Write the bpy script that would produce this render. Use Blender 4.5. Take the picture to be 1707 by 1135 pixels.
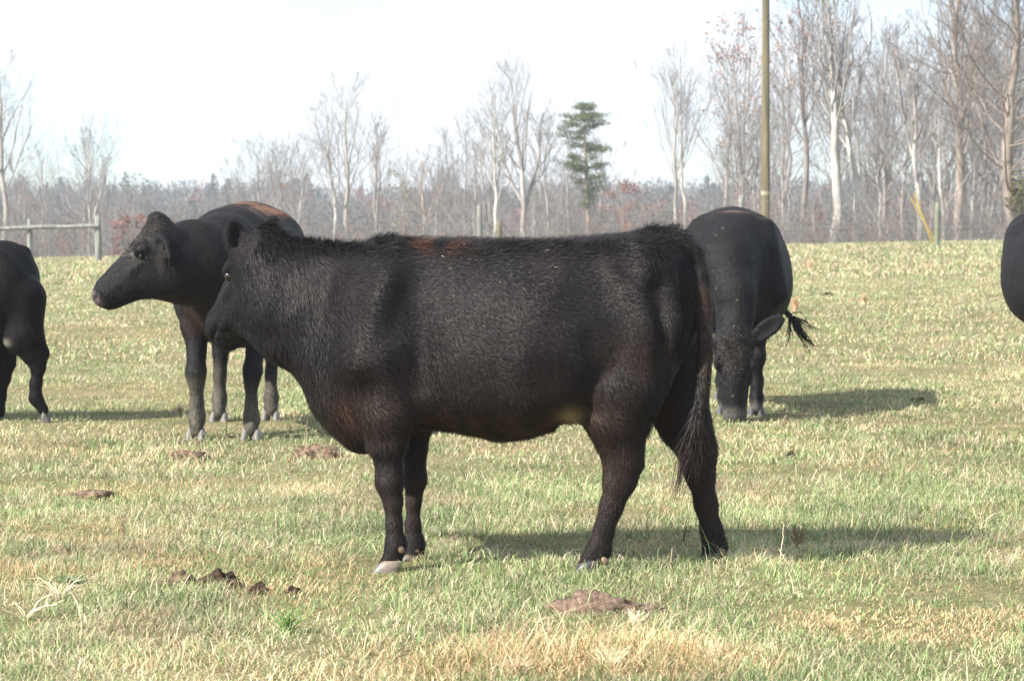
import bpy, math, random
import numpy as np
from mathutils import Vector, Matrix

random.seed(7)
RNG = np.random.default_rng(7)
scene = bpy.context.scene
for _o in list(bpy.data.objects):
    bpy.data.objects.remove(_o)

# ------------------------------------------------------------------ camera, sky, sun, exposure
FPX = 4313.0            # focal length in photo pixels (photo 1707 x 1135)
CAMZ = 1.30
PITCH = math.atan(212.5 / FPX)
cam_d = bpy.data.cameras.new('camera')
cam = bpy.data.objects.new('camera', cam_d)
scene.collection.objects.link(cam)
cam.location = (0, 0, CAMZ)
cam.rotation_euler = (math.radians(90) - PITCH, 0, 0)
cam_d.sensor_width = 36.0
cam_d.lens = FPX / 1707.0 * 36.0
cam_d.clip_start = 0.1
cam_d.clip_end = 6000
cam_d.dof.use_dof = True
cam_d.dof.focus_distance = 9.4
cam_d.dof.aperture_fstop = 11.0
scene.camera = cam

SUN_EL = math.radians(38)
SUN_DIR = Vector((-0.82, -0.57, 0)).normalized()      # horizontal direction TOWARDS the sun
sun_d = bpy.data.lights.new('sun', 'SUN')
sun_d.energy = 4.2
sun_d.angle = math.radians(0.6)
sun_d.color = (1.0, 0.95, 0.87)
sun = bpy.data.objects.new('sun', sun_d)
scene.collection.objects.link(sun)
_to = Vector((SUN_DIR.x * math.cos(SUN_EL), SUN_DIR.y * math.cos(SUN_EL), math.sin(SUN_EL)))
sun.rotation_euler = (-_to).to_track_quat('-Z', 'Y').to_euler()
sun.location = (-20, -15, 25)

world = bpy.data.worlds.new('World')
scene.world = world
world.use_nodes = True
_nt = world.node_tree
_nt.nodes.clear()
_out = _nt.nodes.new('ShaderNodeOutputWorld')
_bg = _nt.nodes.new('ShaderNodeBackground')
_sky = _nt.nodes.new('ShaderNodeTexSky')
_sky.sky_type = 'NISHITA'
_sky.sun_disc = False
_sky.sun_elevation = SUN_EL
_sky.sun_rotation = math.atan2(_to.x, _to.y)
_sky.dust_density = 0.2
_sky.ozone_density = 4.0
_sky.air_density = 1.0
_tc = _nt.nodes.new('ShaderNodeTexCoord')
_mp = _nt.nodes.new('ShaderNodeMapping')
_mp.inputs['Scale'].default_value = (3.0, 3.0, 9.0)
_mp.inputs['Rotation'].default_value = (0.0, 0.12, 0.0)
_nz = _nt.nodes.new('ShaderNodeTexNoise')
_nz.inputs['Scale'].default_value = 1.6
_nz.inputs['Detail'].default_value = 5
_nz.inputs['Roughness'].default_value = 0.5
_rp = _nt.nodes.new('ShaderNodeValToRGB')
_rp.color_ramp.elements[0].position = 0.36
_rp.color_ramp.elements[0].color = (0.2, 0.2, 0.2, 1)
_rp.color_ramp.elements[1].position = 0.60
_rp.color_ramp.elements[1].color = (1, 1, 1, 1)
_mx = _nt.nodes.new('ShaderNodeMix')
_mx.data_type = 'RGBA'
_mx.inputs[7].default_value = (4.3, 4.6, 4.8, 1)       # thin high cloud, lit by the sun
_nt.links.new(_tc.outputs['Generated'], _mp.inputs['Vector'])
_nt.links.new(_mp.outputs[0], _nz.inputs['Vector'])
_nt.links.new(_nz.outputs['Fac'], _rp.inputs['Fac'])
_nt.links.new(_rp.outputs['Color'], _mx.inputs[0])
_sc = _nt.nodes.new('ShaderNodeMix')
_sc.data_type = 'RGBA'; _sc.blend_type = 'MULTIPLY'; _sc.inputs[0].default_value = 1.0
_sc.inputs[7].default_value = (0.60, 0.70, 0.80, 1)
_nt.links.new(_sky.outputs['Color'], _sc.inputs[6])
_nt.links.new(_sc.outputs[2], _mx.inputs[6])
_nt.links.new(_mx.outputs[2], _bg.inputs['Color'])
_bg.inputs['Strength'].default_value = 0.10
_nt.links.new(_bg.outputs[0], _out.inputs['Surface'])

scene.view_settings.view_transform = 'Standard'
scene.view_settings.look = 'None'
scene.view_settings.exposure = 1.53
scene.view_settings.gamma = 1.0
scene.render.engine = 'CYCLES'

# ------------------------------------------------------------------ helpers
COL = scene.collection
_f = np.array([0, math.cos(PITCH), -math.sin(PITCH)])
_u = np.array([0, math.sin(PITCH), math.cos(PITCH)])

def at(px, py, dist):
    """world point seen at photo pixel px,py on the vertical plane Y = dist"""
    r = _f + (px - 853.5) / FPX * np.array([1.0, 0, 0]) + (567.5 - py) / FPX * _u
    t = dist / r[1]
    return np.array([0, 0, CAMZ]) + r * t

def on_ground(px, py):
    """ground point under a photo pixel"""
    lo, hi = 5.0, 85.0
    for _ in range(40):
        m = 0.5 * (lo + hi)
        p = at(px, py, m)
        if p[2] > gh(p[0], p[1]):
            lo = m
        else:
            hi = m
    p = at(px, py, lo)
    return np.array([p[0], p[1], float(gh(p[0], p[1]))])

def sstep(a, b, x):
    t = np.clip((np.asarray(x, float) - a) / (b - a), 0, 1)
    return t * t * (3 - 2 * t)

def _hash(ix, iy, iz, seed):
    n = (ix * 374761393 + iy * 668265263 + iz * 2147483647 + seed * 974634777).astype(np.int64)
    n = (n ^ (n >> 13)) * 1274126177
    n = n ^ (n >> 16)
    return ((n & 0xFFFFFF) / float(0xFFFFFF))

def vnoise(p, scale=1.0, seed=0):
    """value noise 0..1 on an (N,3) array"""
    q = np.asarray(p, float) * scale + 1000.0
    i = np.floor(q).astype(np.int64)
    f = q - i
    f = f * f * (3 - 2 * f)
    r = 0
    for dx in (0, 1):
        for dy in (0, 1):
            for dz in (0, 1):
                w = (f[:, 0] if dx else 1 - f[:, 0]) * (f[:, 1] if dy else 1 - f[:, 1]) * (f[:, 2] if dz else 1 - f[:, 2])
                r = r + w * _hash(i[:, 0] + dx, i[:, 1] + dy, i[:, 2] + dz, seed)
    return r

def mesh_np(name, verts, faces_list, mat=None, smooth=False, colors=None, parent=None, loc=None):
    """verts (N,3); faces_list: list of (M,k) int arrays"""
    me = bpy.data.meshes.new(name)
    verts = np.asarray(verts, np.float32)
    me.vertices.add(len(verts))
    me.vertices.foreach_set('co', verts.ravel())
    fl = [np.asarray(f, np.int32) for f in faces_list if len(f)]
    tot = sum(f.size for f in fl)
    me.loops.add(tot)
    me.loops.foreach_set('vertex_index', np.concatenate([f.ravel() for f in fl]))
    nf = sum(len(f) for f in fl)
    me.polygons.add(nf)
    sizes = np.concatenate([np.full(len(f), f.shape[1], np.int32) for f in fl])
    starts = np.concatenate([[0], np.cumsum(sizes)[:-1]]).astype(np.int32)
    me.polygons.foreach_set('loop_start', starts)
    try:
        me.polygons.foreach_set('loop_total', sizes)
    except Exception:
        pass
    me.update(calc_edges=True)
    me.validate()
    if smooth:
        me.polygons.foreach_set('use_smooth', np.ones(len(me.polygons), bool))
    if colors is not None:
        c = np.ones((len(verts), 4), np.float32)
        c[:, :3] = colors
        a = me.color_attributes.new('tint', 'FLOAT_COLOR', 'POINT')
        a.data.foreach_set('color', c.ravel())
    if mat is not None:
        me.materials.append(mat)
    o = bpy.data.objects.new(name, me)
    COL.objects.link(o)
    if parent is not None:
        o.parent = parent
    if loc is not None:
        o.location = loc
    return o

def tag(o, label=None, cat=None, group=None, kind=None):
    if label: o['label'] = label
    if cat: o['category'] = cat
    if group: o['group'] = group
    if kind: o['kind'] = kind
    return o

def thing(name, label, cat, loc=(0, 0, 0), rz=0.0, group=None):
    o = bpy.data.objects.new(name, None)
    COL.objects.link(o)
    o.location = loc
    o.rotation_euler = (0, 0, rz)
    o.empty_display_size = 0.2
    return tag(o, label, cat, group)

def tubes(P, R, sides=4, cap=True):
    """P (B,N,3), R (B,N) -> verts, quads"""
    P = np.asarray(P, float); R = np.asarray(R, float)
    B, N, _ = P.shape
    T = np.gradient(P, axis=1)
    T /= np.maximum(np.linalg.norm(T, axis=2, keepdims=True), 1e-9)
    ref = np.where(np.abs(T[:, :, 2:3]) > 0.9, np.array([1.0, 0, 0]), np.array([0, 0, 1.0]))
    ref = np.broadcast_to(np.where(np.abs(T.mean(1)[:, None, 2:3]) > 0.8, np.array([1.0, 0, 0]), np.array([0, 0, 1.0])), T.shape)
    A = np.cross(T, ref); A /= np.maximum(np.linalg.norm(A, axis=2, keepdims=True), 1e-9)
    Bn = np.cross(T, A)
    ang = np.arange(sides) * 2 * math.pi / sides
    V = P[:, :, None, :] + R[:, :, None, None] * (np.cos(ang)[None, None, :, None] * A[:, :, None, :] + np.sin(ang)[None, None, :, None] * Bn[:, :, None, :])
    V = V.reshape(-1, 3)
    b = np.arange(B)[:, None, None] * N * sides
    n = np.arange(N - 1)[None, :, None] * sides
    s = np.arange(sides)[None, None, :]
    s2 = (s + 1) % sides
    F = np.stack([b + n + s, b + n + s2, b + n + sides + s2, b + n + sides + s], -1).reshape(-1, 4)
    return V, F

class Acc:
    def __init__(s): s.v = []; s.q = []; s.t = []; s.n = 0; s.c = []
    def add(s, V, Q=None, T=None, C=None):
        V = np.asarray(V, float)
        s.v.append(V)
        if Q is not None: s.q.append(np.asarray(Q) + s.n)
        if T is not None: s.t.append(np.asarray(T) + s.n)
        if C is not None: s.c.append(np.broadcast_to(np.asarray(C, float), (len(V), 3)))
        s.n += len(V)
        return s
    def build(s, name, mat, parent=None, smooth=False):
        fl = []
        if s.q: fl.append(np.concatenate(s.q))
        if s.t: fl.append(np.concatenate(s.t))
        return mesh_np(name, np.concatenate(s.v), fl, mat, smooth, np.concatenate(s.c) if s.c else None, parent)

# ------------------------------------------------------------------ materials
def mat_new(name):
    m = bpy.data.materials.new(name)
    m.use_nodes = True
    nt = m.node_tree
    b = nt.nodes['Principled BSDF']
    return m, nt, b

def ramp(nt, fac, stops):
    r = nt.nodes.new('ShaderNodeValToRGB')
    while len(r.color_ramp.elements) < len(stops): r.color_ramp.elements.new(0.5)
    for e, (p, c) in zip(r.color_ramp.elements, stops):
        e.position = p; e.color = (*c, 1)
    nt.links.new(fac, r.inputs['Fac'])
    return r.outputs['Color']

def noise(nt, scale, detail=4, rough=0.55, coord='Object', stretch=None):
    tc = nt.nodes.new('ShaderNodeTexCoord')
    n = nt.nodes.new('ShaderNodeTexNoise')
    n.inputs['Scale'].default_value = scale
    n.inputs['Detail'].default_value = detail
    n.inputs['Roughness'].default_value = rough
    if stretch:
        mp = nt.nodes.new('ShaderNodeMapping')
        mp.inputs['Scale'].default_value = stretch
        nt.links.new(tc.outputs[coord], mp.inputs['Vector'])
        nt.links.new(mp.outputs[0], n.inputs['Vector'])
    else:
        nt.links.new(tc.outputs[coord], n.inputs['Vector'])
    return n.outputs['Fac']

def bump(nt, b, fac, strength=0.4, dist=0.01):
    bp = nt.nodes.new('ShaderNodeBump')
    bp.inputs['Strength'].default_value = strength
    bp.inputs['Distance'].default_value = dist
    nt.links.new(fac, bp.inputs['Height'])
    nt.links.new(bp.outputs[0], b.inputs['Normal'])

def mat_noise(name, c1, c2, scale=8, rough=0.8, stretch=None, bs=0.5, bd=0.01, spec=0.3, lo=.35, hi=.65):
    m, nt, b = mat_new(name)
    f = noise(nt, scale, stretch=stretch)
    nt.links.new(ramp(nt, f, [(lo, c1), (hi, c2)]), b.inputs['Base Color'])
    b.inputs['Roughness'].default_value = rough
    b.inputs['Specular IOR Level'].default_value = spec
    if bs: bump(nt, b, f, bs, bd)
    return m

def mat_tint(name, rough=0.8, spec=0.3, var=0.25, scale=20, bs=0, bd=.01, trans=0.0, stretch=None, sheen=0.0):
    """colour comes from the mesh's own tint attribute, broken up with noise"""
    m, nt, b = mat_new(name)
    a = nt.nodes.new('ShaderNodeAttribute'); a.attribute_name = 'tint'
    f = noise(nt, scale, stretch=stretch)
    mr = nt.nodes.new('ShaderNodeMapRange')
    mr.inputs[1].default_value = 0.3; mr.inputs[2].default_value = 0.7
    mr.inputs[3].default_value = 1 - var; mr.inputs[4].default_value = 1 + var
    nt.links.new(f, mr.inputs[0])
    mul = nt.nodes.new('ShaderNodeVectorMath'); mul.operation = 'SCALE'
    nt.links.new(a.outputs['Color'], mul.inputs[0]); nt.links.new(mr.outputs[0], mul.inputs['Scale'])
    nt.links.new(mul.outputs[0], b.inputs['Base Color'])
    b.inputs['Roughness'].default_value = rough
    b.inputs['Specular IOR Level'].default_value = spec
    if sheen:
        b.inputs['Sheen Weight'].default_value = sheen
        b.inputs['Sheen Roughness'].default_value = 0.45
        b.inputs['Sheen Tint'].default_value = (0.75, 0.82, 1.0, 1)
    if bs: bump(nt, b, f, bs, bd)
    if trans:
        tr = nt.nodes.new('ShaderNodeBsdfTranslucent')
        nt.links.new(mul.outputs[0], tr.inputs['Color'])
        mix = nt.nodes.new('ShaderNodeMixShader'); mix.inputs[0].default_value = trans
        nt.links.new(b.outputs[0], mix.inputs[1]); nt.links.new(tr.outputs[0], mix.inputs[2])
        nt.links.new(mix.outputs[0], nt.nodes['Material Output'].inputs['Surface'])
    return m

M = {}
M['hide'] = mat_tint('hide', rough=0.65, spec=0.1, var=0.3, scale=90, bs=0.5, bd=0.004, stretch=(1, 1, 0.35))
M['sleek'] = mat_tint('sleek_hide', rough=0.58, spec=0.09, var=0.35, scale=75, bs=0.8, bd=0.008, stretch=(1, 1, 0.4))
M['hair'] = mat_tint('hair', rough=0.52, spec=0.17, var=0.3, scale=9)
M['hoof'] = mat_tint('hoof_horn', rough=0.45, spec=0.4, var=0.2, scale=60)
m, nt, b = mat_new('eye_wet'); b.inputs['Base Color'].default_value = (0.012, 0.008, 0.006, 1); b.inputs['Roughness'].default_value = 0.08; M['eye'] = m
M['nose'] = mat_noise('nose_skin', (0.03, 0.026, 0.026), (0.10, 0.085, 0.085), 90, 0.35, bs=0.4, bd=0.002, spec=0.6)
M['grass'] = mat_tint('grass_blade', rough=0.55, spec=0.35, var=0.12, scale=3, trans=0.3)
M['bark'] = mat_tint('bark', rough=0.9, spec=0.15, var=0.35, scale=2.2, stretch=(1, 1, .5))
M['twig'] = mat_tint('twig', rough=0.9, spec=0.1, var=0.15, scale=1.0)
M['leaf'] = mat_tint('leaf', rough=0.7, spec=0.2, var=0.25, scale=0.8, trans=0.2)
M['dung'] = mat_noise('dry_dung', (0.05, 0.032, 0.022), (0.22, 0.155, 0.11), 38, 0.95, bs=0.9, bd=0.012, spec=0.1)
M['soil'] = mat_noise('dark_dung', (0.012, 0.008, 0.006), (0.075, 0.048, 0.034), 45, 0.9, bs=0.9, bd=0.012, spec=0.1)
M['post'] = mat_noise('weathered_post', (0.13, 0.135, 0.12), (0.25, 0.255, 0.225), 9, 0.9, stretch=(1, 1, .12), bs=.5, bd=.01)
M['pole'] = mat_noise('creosoted_pole', (0.085, 0.072, 0.040), (0.17, 0.145, 0.085), 10, 0.85, stretch=(1, 1, .06), bs=.5, bd=.01)
M['band'] = mat_noise('pole_tag', (0.25, 0.23, 0.15), (0.35, 0.33, 0.22), 5, 0.6)
M['wire'] = mat_noise('galvanised_wire', (0.16, 0.16, 0.17), (0.28, 0.28, 0.29), 3, 0.45, spec=.6)
M['yellow'] = mat_noise('yellow_plastic', (0.26, 0.19, 0.05), (0.34, 0.26, 0.08), 2, 0.5)
M['greenpost'] = mat_noise('green_post', (0.12, 0.14, 0.09), (0.18, 0.20, 0.13), 6, 0.8)

# ------------------------------------------------------------------ the ground
def gh(x, y):
    x = np.asarray(x, float); y = np.asarray(y, float)
    far = sstep(22, 78, y)
    z = far * np.clip(0.05 + 0.0185 * x, -1.2, 1.2)
    z = z + 0.012 * np.sin(x * 0.9 + y * 0.31) * sstep(17, 30, y) + 0.03 * np.sin(x * 0.23 - y * 0.17 + 1.0) * sstep(20, 40, y)
    z = z - 6.2 * sstep(84, 210, y)
    z = z + 7.0 * sstep(700, 1500, y)
    return z

def build_ground():
    ys = np.concatenate([np.linspace(-6, 6, 13), np.linspace(6.5, 30, 95), np.linspace(31, 100, 80), np.linspace(104, 300, 40), np.linspace(320, 3500, 40)])
    V = []
    nx = 121
    for y in ys:
        half = 9 + abs(y) * 0.75
        xs = np.linspace(-half, half, nx)
        V.append(np.stack([xs, np.full(nx, y), gh(xs, np.full(nx, y))], 1))
    V = np.concatenate(V)
    V[:, 2] += (vnoise(V, 2.2, 5) - .5) * 0.03 * (V[:, 1] < 60)
    i = np.arange(len(ys) - 1)[:, None] * nx; j = np.arange(nx - 1)[None, :]
    F = np.stack([i + j, i + j + 1, i + nx + j + 1, i + nx + j], -1).reshape(-1, 4)
    m, nt, b = mat_new('pasture_ground')
    big = noise(nt, 0.55, 5, 0.6); fine = noise(nt, 38, 6, 0.75); mid = noise(nt, 4.5, 5, 0.65, stretch=(1, .6, 1))
    add = nt.nodes.new('ShaderNodeMath'); add.operation = 'MULTIPLY_ADD'
    nt.links.new(mid, add.inputs[0]); add.inputs[1].default_value = 0.55
    mm = nt.nodes.new('ShaderNodeMath'); mm.operation = 'MULTIPLY'; mm.inputs[1].default_value = 0.45
    nt.links.new(big, mm.inputs[0]); nt.links.new(mm.outputs[0], add.inputs[2])
    base = ramp(nt, add.outputs[0], [(0.38, (0.15, 0.16, 0.075)), (0.50, (0.23, 0.215, 0.115)), (0.62, (0.31, 0.26, 0.16))])
    fr = ramp(nt, fine, [(0.3, (0.35, 0.33, 0.3)), (0.62, (1.15, 1.12, 1.05))])
    mul = nt.nodes.new('ShaderNodeMix'); mul.data_type = 'RGBA'; mul.blend_type = 'MULTIPLY'; mul.inputs[0].default_value = 1
    nt.links.new(base, mul.inputs[6]); nt.links.new(fr, mul.inputs[7])
    nt.links.new(mul.outputs[2], b.inputs['Base Color'])
    b.inputs['Roughness'].default_value = 0.95; b.inputs['Specular IOR Level'].default_value = 0.1
    bump(nt, b, fine, 0.8, 0.03)
    o = mesh_np('ground', V, [F], m, True)
    tag(o, kind='structure')
build_ground()

# ------------------------------------------------------------------ pasture grass
def patch(x, y):
    """0 = straw, 1 = green"""
    p = np.stack([x, y, np.zeros_like(x)], 1)
    a = 0.30 * vnoise(p, 1.1, 11) + 0.42 * vnoise(p, 4.2, 12) + 0.22 * vnoise(p, 13, 15) + 0.16 * vnoise(p * np.array([1, .6, 1]), 0.25, 13)
    return a

# bare dry ground and tall straw spots read off the photo: px, py, radius m, kind
SPOTS = [(1480, 1035, .42, 'dry'), (1005, 1010, .14, 'bare'), (1560, 1055, .35, 'dry'), (820, 1110, .35, 'tall'), (1000, 1095, .40, 'tall'), (1160, 1110, .30, 'tall'),
         (640, 1020, .3, 'green'), (370, 1000, .25, 'green'), (760, 790, .3, 'green'), (1120, 1000, .3, 'green'), (1400, 905, .7, 'green'), (1480, 668, 1.0, 'green'),
         (180, 560, 1.2, 'dry'), (140, 650, .6, 'dry'), (30, 960, .25, 'tall'), (700, 880, .4, 'green')]

def build_grass():
    parts = []
    def batch(n, y0, y1, L, W, bend, name, tall=False, extra=1.0):
        # density per square metre is constant inside the band
        u = RNG.random(n)
        a = 0.235
        m0, m1 = 1.1, 1.1
        # area element ~ (a*y + m)
        yy = np.linspace(y0, y1, 200); w = a * yy + m0; c = np.cumsum(w); c = (c - c[0]) / (c[-1] - c[0])
        y = np.interp(u, c, yy)
        x = (RNG.random(n) * 2 - 1) * (a * y + m0)
        g = patch(x, y) + RNG.normal(0, .07, n)
        h = np.ones(n); keep = np.ones(n, bool)
        dry = np.zeros(n)
        for px, py, r, kd in SPOTS_W:
            d = np.hypot(x - px, (y - py)) / r
            wgt = np.exp(-d * d * 1.4)
            if kd == 'dry': g -= .30 * wgt; h *= 1 - .55 * wgt; dry = np.maximum(dry, wgt)
            if kd == 'bare': keep &= ~((d < 1) & (RNG.random(n) < .92))
            if kd == 'green': g += .14 * wgt; h *= 1 + .15 * wgt
            if kd == 'tall': g -= .40 * wgt; h *= 1 + .7 * wgt; dry = np.maximum(dry, wgt)
        clump = vnoise(np.stack([x, y, x * 0], 1), 6.0, 21)
        clump2 = vnoise(np.stack([x, y, x * 0], 1), 17.0, 22)
        thin = sstep(.68, .80, vnoise(np.stack([x, y, x * 0], 1), 1.7, 27))
        h *= (0.45 + 0.65 * clump + 0.40 * clump2) * (1 - .30 * thin)
        keep &= RNG.random(n) > .20 * thin
        dry = np.maximum(dry, thin * .8)
        keep &= RNG.random(n) < (0.35 + clump2 * 0.9)
        green = sstep(0.47, 0.62, g)
        isg = RNG.random(n) < (0.16 + 0.44 * green - .10 * sstep(30, 80, y))
        keep0 = keep; isg = isg[keep]; x = x[keep]; y = y[keep]; h = h[keep]; dry = dry[keep]; n = len(x)
        az = RNG.random(n) * 2 * math.pi
        lean = np.where(isg, RNG.uniform(.3, 1.35, n), RNG.uniform(.7, 1.62, n))
        ln = L * h * RNG.uniform(.45, 1.35, n) * np.where(isg, 1.0, 1.08)
        lng = RNG.random(n) < 0.02
        ln = np.where(lng, ln * 1.7, ln)
        wd = W * RNG.uniform(.6, 1.3, n) * np.where(isg, 1.0, .85)
        d = np.stack([np.cos(az), np.sin(az), np.zeros(n)], 1)
        wa = az + math.pi / 2 + RNG.normal(0, .5, n)
        wv = np.stack([np.cos(wa), np.sin(wa), np.zeros(n)], 1) * wd[:, None] * .5
        p0 = np.stack([x, y, gh(x, y) - .006], 1)
        up = np.array([0, 0, 1.0])
        cl, sl = np.cos(lean * .6)[:, None], np.sin(lean * .6)[:, None]
        p1 = p0 + ln[:, None] * .55 * (cl * up + sl * d)
        l2 = lean + bend * RNG.random(n)
        cl, sl = np.cos(l2)[:, None], np.sin(l2)[:, None]
        p2 = p1 + ln[:, None] * .5 * (cl * up + sl * d)
        p2[:, 2] = np.maximum(p2[:, 2], p0[:, 2] + .008)
        V = np.stack([p0 - wv, p0 + wv, p1 - wv * .8, p1 + wv * .8, p2], 1).reshape(-1, 3)
        b = np.arange(n)[:, None] * 5
        Q = b + np.array([0, 1, 3, 2]); T = b + np.array([2, 3, 4])
        gm = RNG.random(n)[:, None]; hue = RNG.random(n)[:, None]
        gcol = np.array([0.11, 0.185, 0.052]) * (1 - gm) + np.array([0.29, 0.365, 0.155]) * gm
        gcol = gcol * (1 - .35 * (hue > .85)) + np.array([0.05, .07, .05]) * (hue > .85)
        scol = np.array([0.34, 0.285, 0.165]) * (1 - gm) + np.array([0.66, 0.585, 0.40]) * gm
        scol = np.where((dry[:, None] + .25 * (g[keep0] < .44)[:, None]) * RNG.random(n)[:, None] > .15, scol * np.array([1.0, .84, .72]), scol)
        c = np.where(isg[:, None], gcol, scol) * (.82 + .60 * vnoise(np.stack([x, y, x * 0 + 3], 1), 2.0, 33))[:, None]
        C = np.repeat(c[:, None, :], 5, 1)
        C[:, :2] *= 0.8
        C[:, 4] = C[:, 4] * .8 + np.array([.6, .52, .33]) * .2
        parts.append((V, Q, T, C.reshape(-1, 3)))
    batch(400000, 6.3, 12.5, 0.048, .0034, .9, 'near')
    batch(12000, 6.3, 14, 0.11, .0038, 1.0, 'long')
    batch(240000, 12.5, 22, 0.047, .0052, .8, 'mid')
    batch(200000, 22, 48, 0.058, .011, .6, 'far')
    batch(110000, 48, 86, 0.11, .026, .6, 'crest')
    A = Acc()
    for V, Q, T, C in parts: A.add(V, Q, T, C)
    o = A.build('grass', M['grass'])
    tag(o, 'short grazed pasture grass, green mixed with straw coloured blades', 'grass', kind='stuff')
SPOTS_W = []
for _px, _py, _r, _k in SPOTS:
    _p = on_ground(_px, _py); SPOTS_W.append((_p[0], _p[1], _r, _k))
build_grass()

# ------------------------------------------------------------------ signed-distance modelling of the cattle
class Field:
    def __init__(s, lo, hi, h):
        s.h = h; s.lo = np.array(lo, float)
        s.n = np.ceil((np.array(hi) - s.lo) / h).astype(int) + 1
        s.ax = [np.float32(s.lo[i] + np.arange(s.n[i]) * h) for i in range(3)]
        s.f = np.full(tuple(s.n), 0.5, np.float32)
    def _sl(s, lo, hi):
        a = np.clip(np.floor((np.array(lo) - s.lo) / s.h).astype(int), 0, s.n - 1)
        b = np.clip(np.ceil((np.array(hi) - s.lo) / s.h).astype(int) + 1, 1, s.n)
        if np.any(b <= a): return None
        return tuple(slice(a[i], b[i]) for i in range(3))
    def _pts(s, sl):
        return (s.ax[0][sl[0]][:, None, None], s.ax[1][sl[1]][None, :, None], s.ax[2][sl[2]][None, None, :])
    def _merge(s, sl, d, k, sub=False):
        f = s.f[sl]
        if sub:
            d = -d
            hh = np.clip(0.5 - 0.5 * (d - f) / -k * -1, 0, 1) if False else np.clip(0.5 + 0.5 * (d - f) / k, 0, 1)
            s.f[sl] = f * (1 - hh) + d * hh + k * hh * (1 - hh)
        else:
            hh = np.clip(0.5 + 0.5 * (f - d) / k, 0, 1)
            s.f[sl] = f * (1 - hh) + d * hh - k * hh * (1 - hh)
    def cap(s, a, b, ra, rb, k=0.03, lat=1.0, ld=(0, 1, 0), sub=False):
        a = np.array(a, float); b = np.array(b, float); ld = np.array(ld, float)
        m = max(ra, rb) * max(1, lat) + k + 0.03
        sl = s._sl(np.minimum(a, b) - m, np.maximum(a, b) + m)
        if sl is None: return
        X, Y, Z = s._pts(sl)
        q = 1 / lat - 1
        ba = b - a; ba = ba + q * ba.dot(ld) * ld
        x = X - a[0]; y = Y - a[1]; z = Z - a[2]
        dl = (x * ld[0] + y * ld[1] + z * ld[2]) * q
        x = x + dl * ld[0]; y = y + dl * ld[1]; z = z + dl * ld[2]
        h = np.clip((x * ba[0] + y * ba[1] + z * ba[2]) / max(ba.dot(ba), 1e-9), 0, 1)
        d = np.sqrt((x - h * ba[0]) ** 2 + (y - h * ba[1]) ** 2 + (z - h * ba[2]) ** 2) - (ra + (rb - ra) * h)
        s._merge(sl, d.astype(np.float32) * min(1, lat ** .5), k, sub)
    def ell(s, c, r, R=None, k=0.03, sub=False):
        c = np.array(c, float); r = np.array(r, float)
        m = r.max() + k + 0.03
        sl = s._sl(c - m, c + m)
        if sl is None: return
        X, Y, Z = s._pts(sl)
        x = X - c[0]; y = Y - c[1]; z = Z - c[2]
        if R is not None:      # columns of R are the ellipsoid's axes
            R = np.array(R, float)
            x, y, z = (x * R[0, 0] + y * R[1, 0] + z * R[2, 0], x * R[0, 1] + y * R[1, 1] + z * R[2, 1], x * R[0, 2] + y * R[1, 2] + z * R[2, 2])
        k0 = np.sqrt((x / r[0]) ** 2 + (y / r[1]) ** 2 + (z / r[2]) ** 2)
        k1 = np.sqrt((x / r[0] ** 2) ** 2 + (y / r[1] ** 2) ** 2 + (z / r[2] ** 2) ** 2)
        d = k0 * (k0 - 1) / np.maximum(k1, 1e-6)
        s._merge(sl, d.astype(np.float32), k, sub)
    def limb(s, nodes, lat=1.0, k=0.03, ld=(0, 1, 0)):
        for (a, ra), (b, rb) in zip(nodes[:-1], nodes[1:]):
            s.cap(a, b, ra, rb, k, lat, ld)
    def trunk(s, st, n=2.3, k=0.04):
        """st rows: x, top, bottom, halfwidth, lateral centre; lofted along x"""
        st = np.array(sorted(st, key=lambda r: r[0]), float)
        xs = s.ax[0]
        def cub(col):
            x, v = st[:, 0], st[:, col]
            dd = np.gradient(v, x)
            i = np.clip(np.searchsorted(x, xs) - 1, 0, len(x) - 2)
            hh = x[i + 1] - x[i]; t = np.clip((xs - x[i]) / hh, 0, 1)
            return (2 * t**3 - 3 * t**2 + 1) * v[i] + (t**3 - 2 * t**2 + t) * hh * dd[i] + (-2 * t**3 + 3 * t**2) * v[i + 1] + (t**3 - t**2) * hh * dd[i + 1]
        top, bot, w, yc = cub(1), cub(2), np.maximum(cub(3), .01), cub(4)
        hz = np.maximum((top - bot) / 2, .01)[:, None, None]; cz = ((top + bot) / 2)[:, None, None]
        w = w[:, None, None]; yc = yc[:, None, None]
        y = np.abs(s.ax[1][None, :, None] - yc); z = np.abs(s.ax[2][None, None, :] - cz)
        # belly a little rounder and wider low down, narrower at the spine
        zz = (s.ax[2][None, None, :] - cz) / hz
        w2 = w * (1 - 0.10 * np.clip(zz, -1, 1) )
        r = ((y / w2) ** n + (z / hz) ** n) ** (1 / n)
        r = np.maximum(r, 1e-3)
        g = r ** (1 - n) * np.sqrt(((y ** (n - 1)) / w2 ** n) ** 2 + ((z ** (n - 1)) / hz ** n) ** 2)
        d = (r - 1) / np.maximum(g, 1 / np.maximum(w2, hz) * .7)
        ex = np.maximum(st[0, 0] - xs, xs - st[-1, 0])[:, None, None]
        d = np.maximum(d, ex)
        s._merge((slice(None),) * 3, d.astype(np.float32), k)
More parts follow.
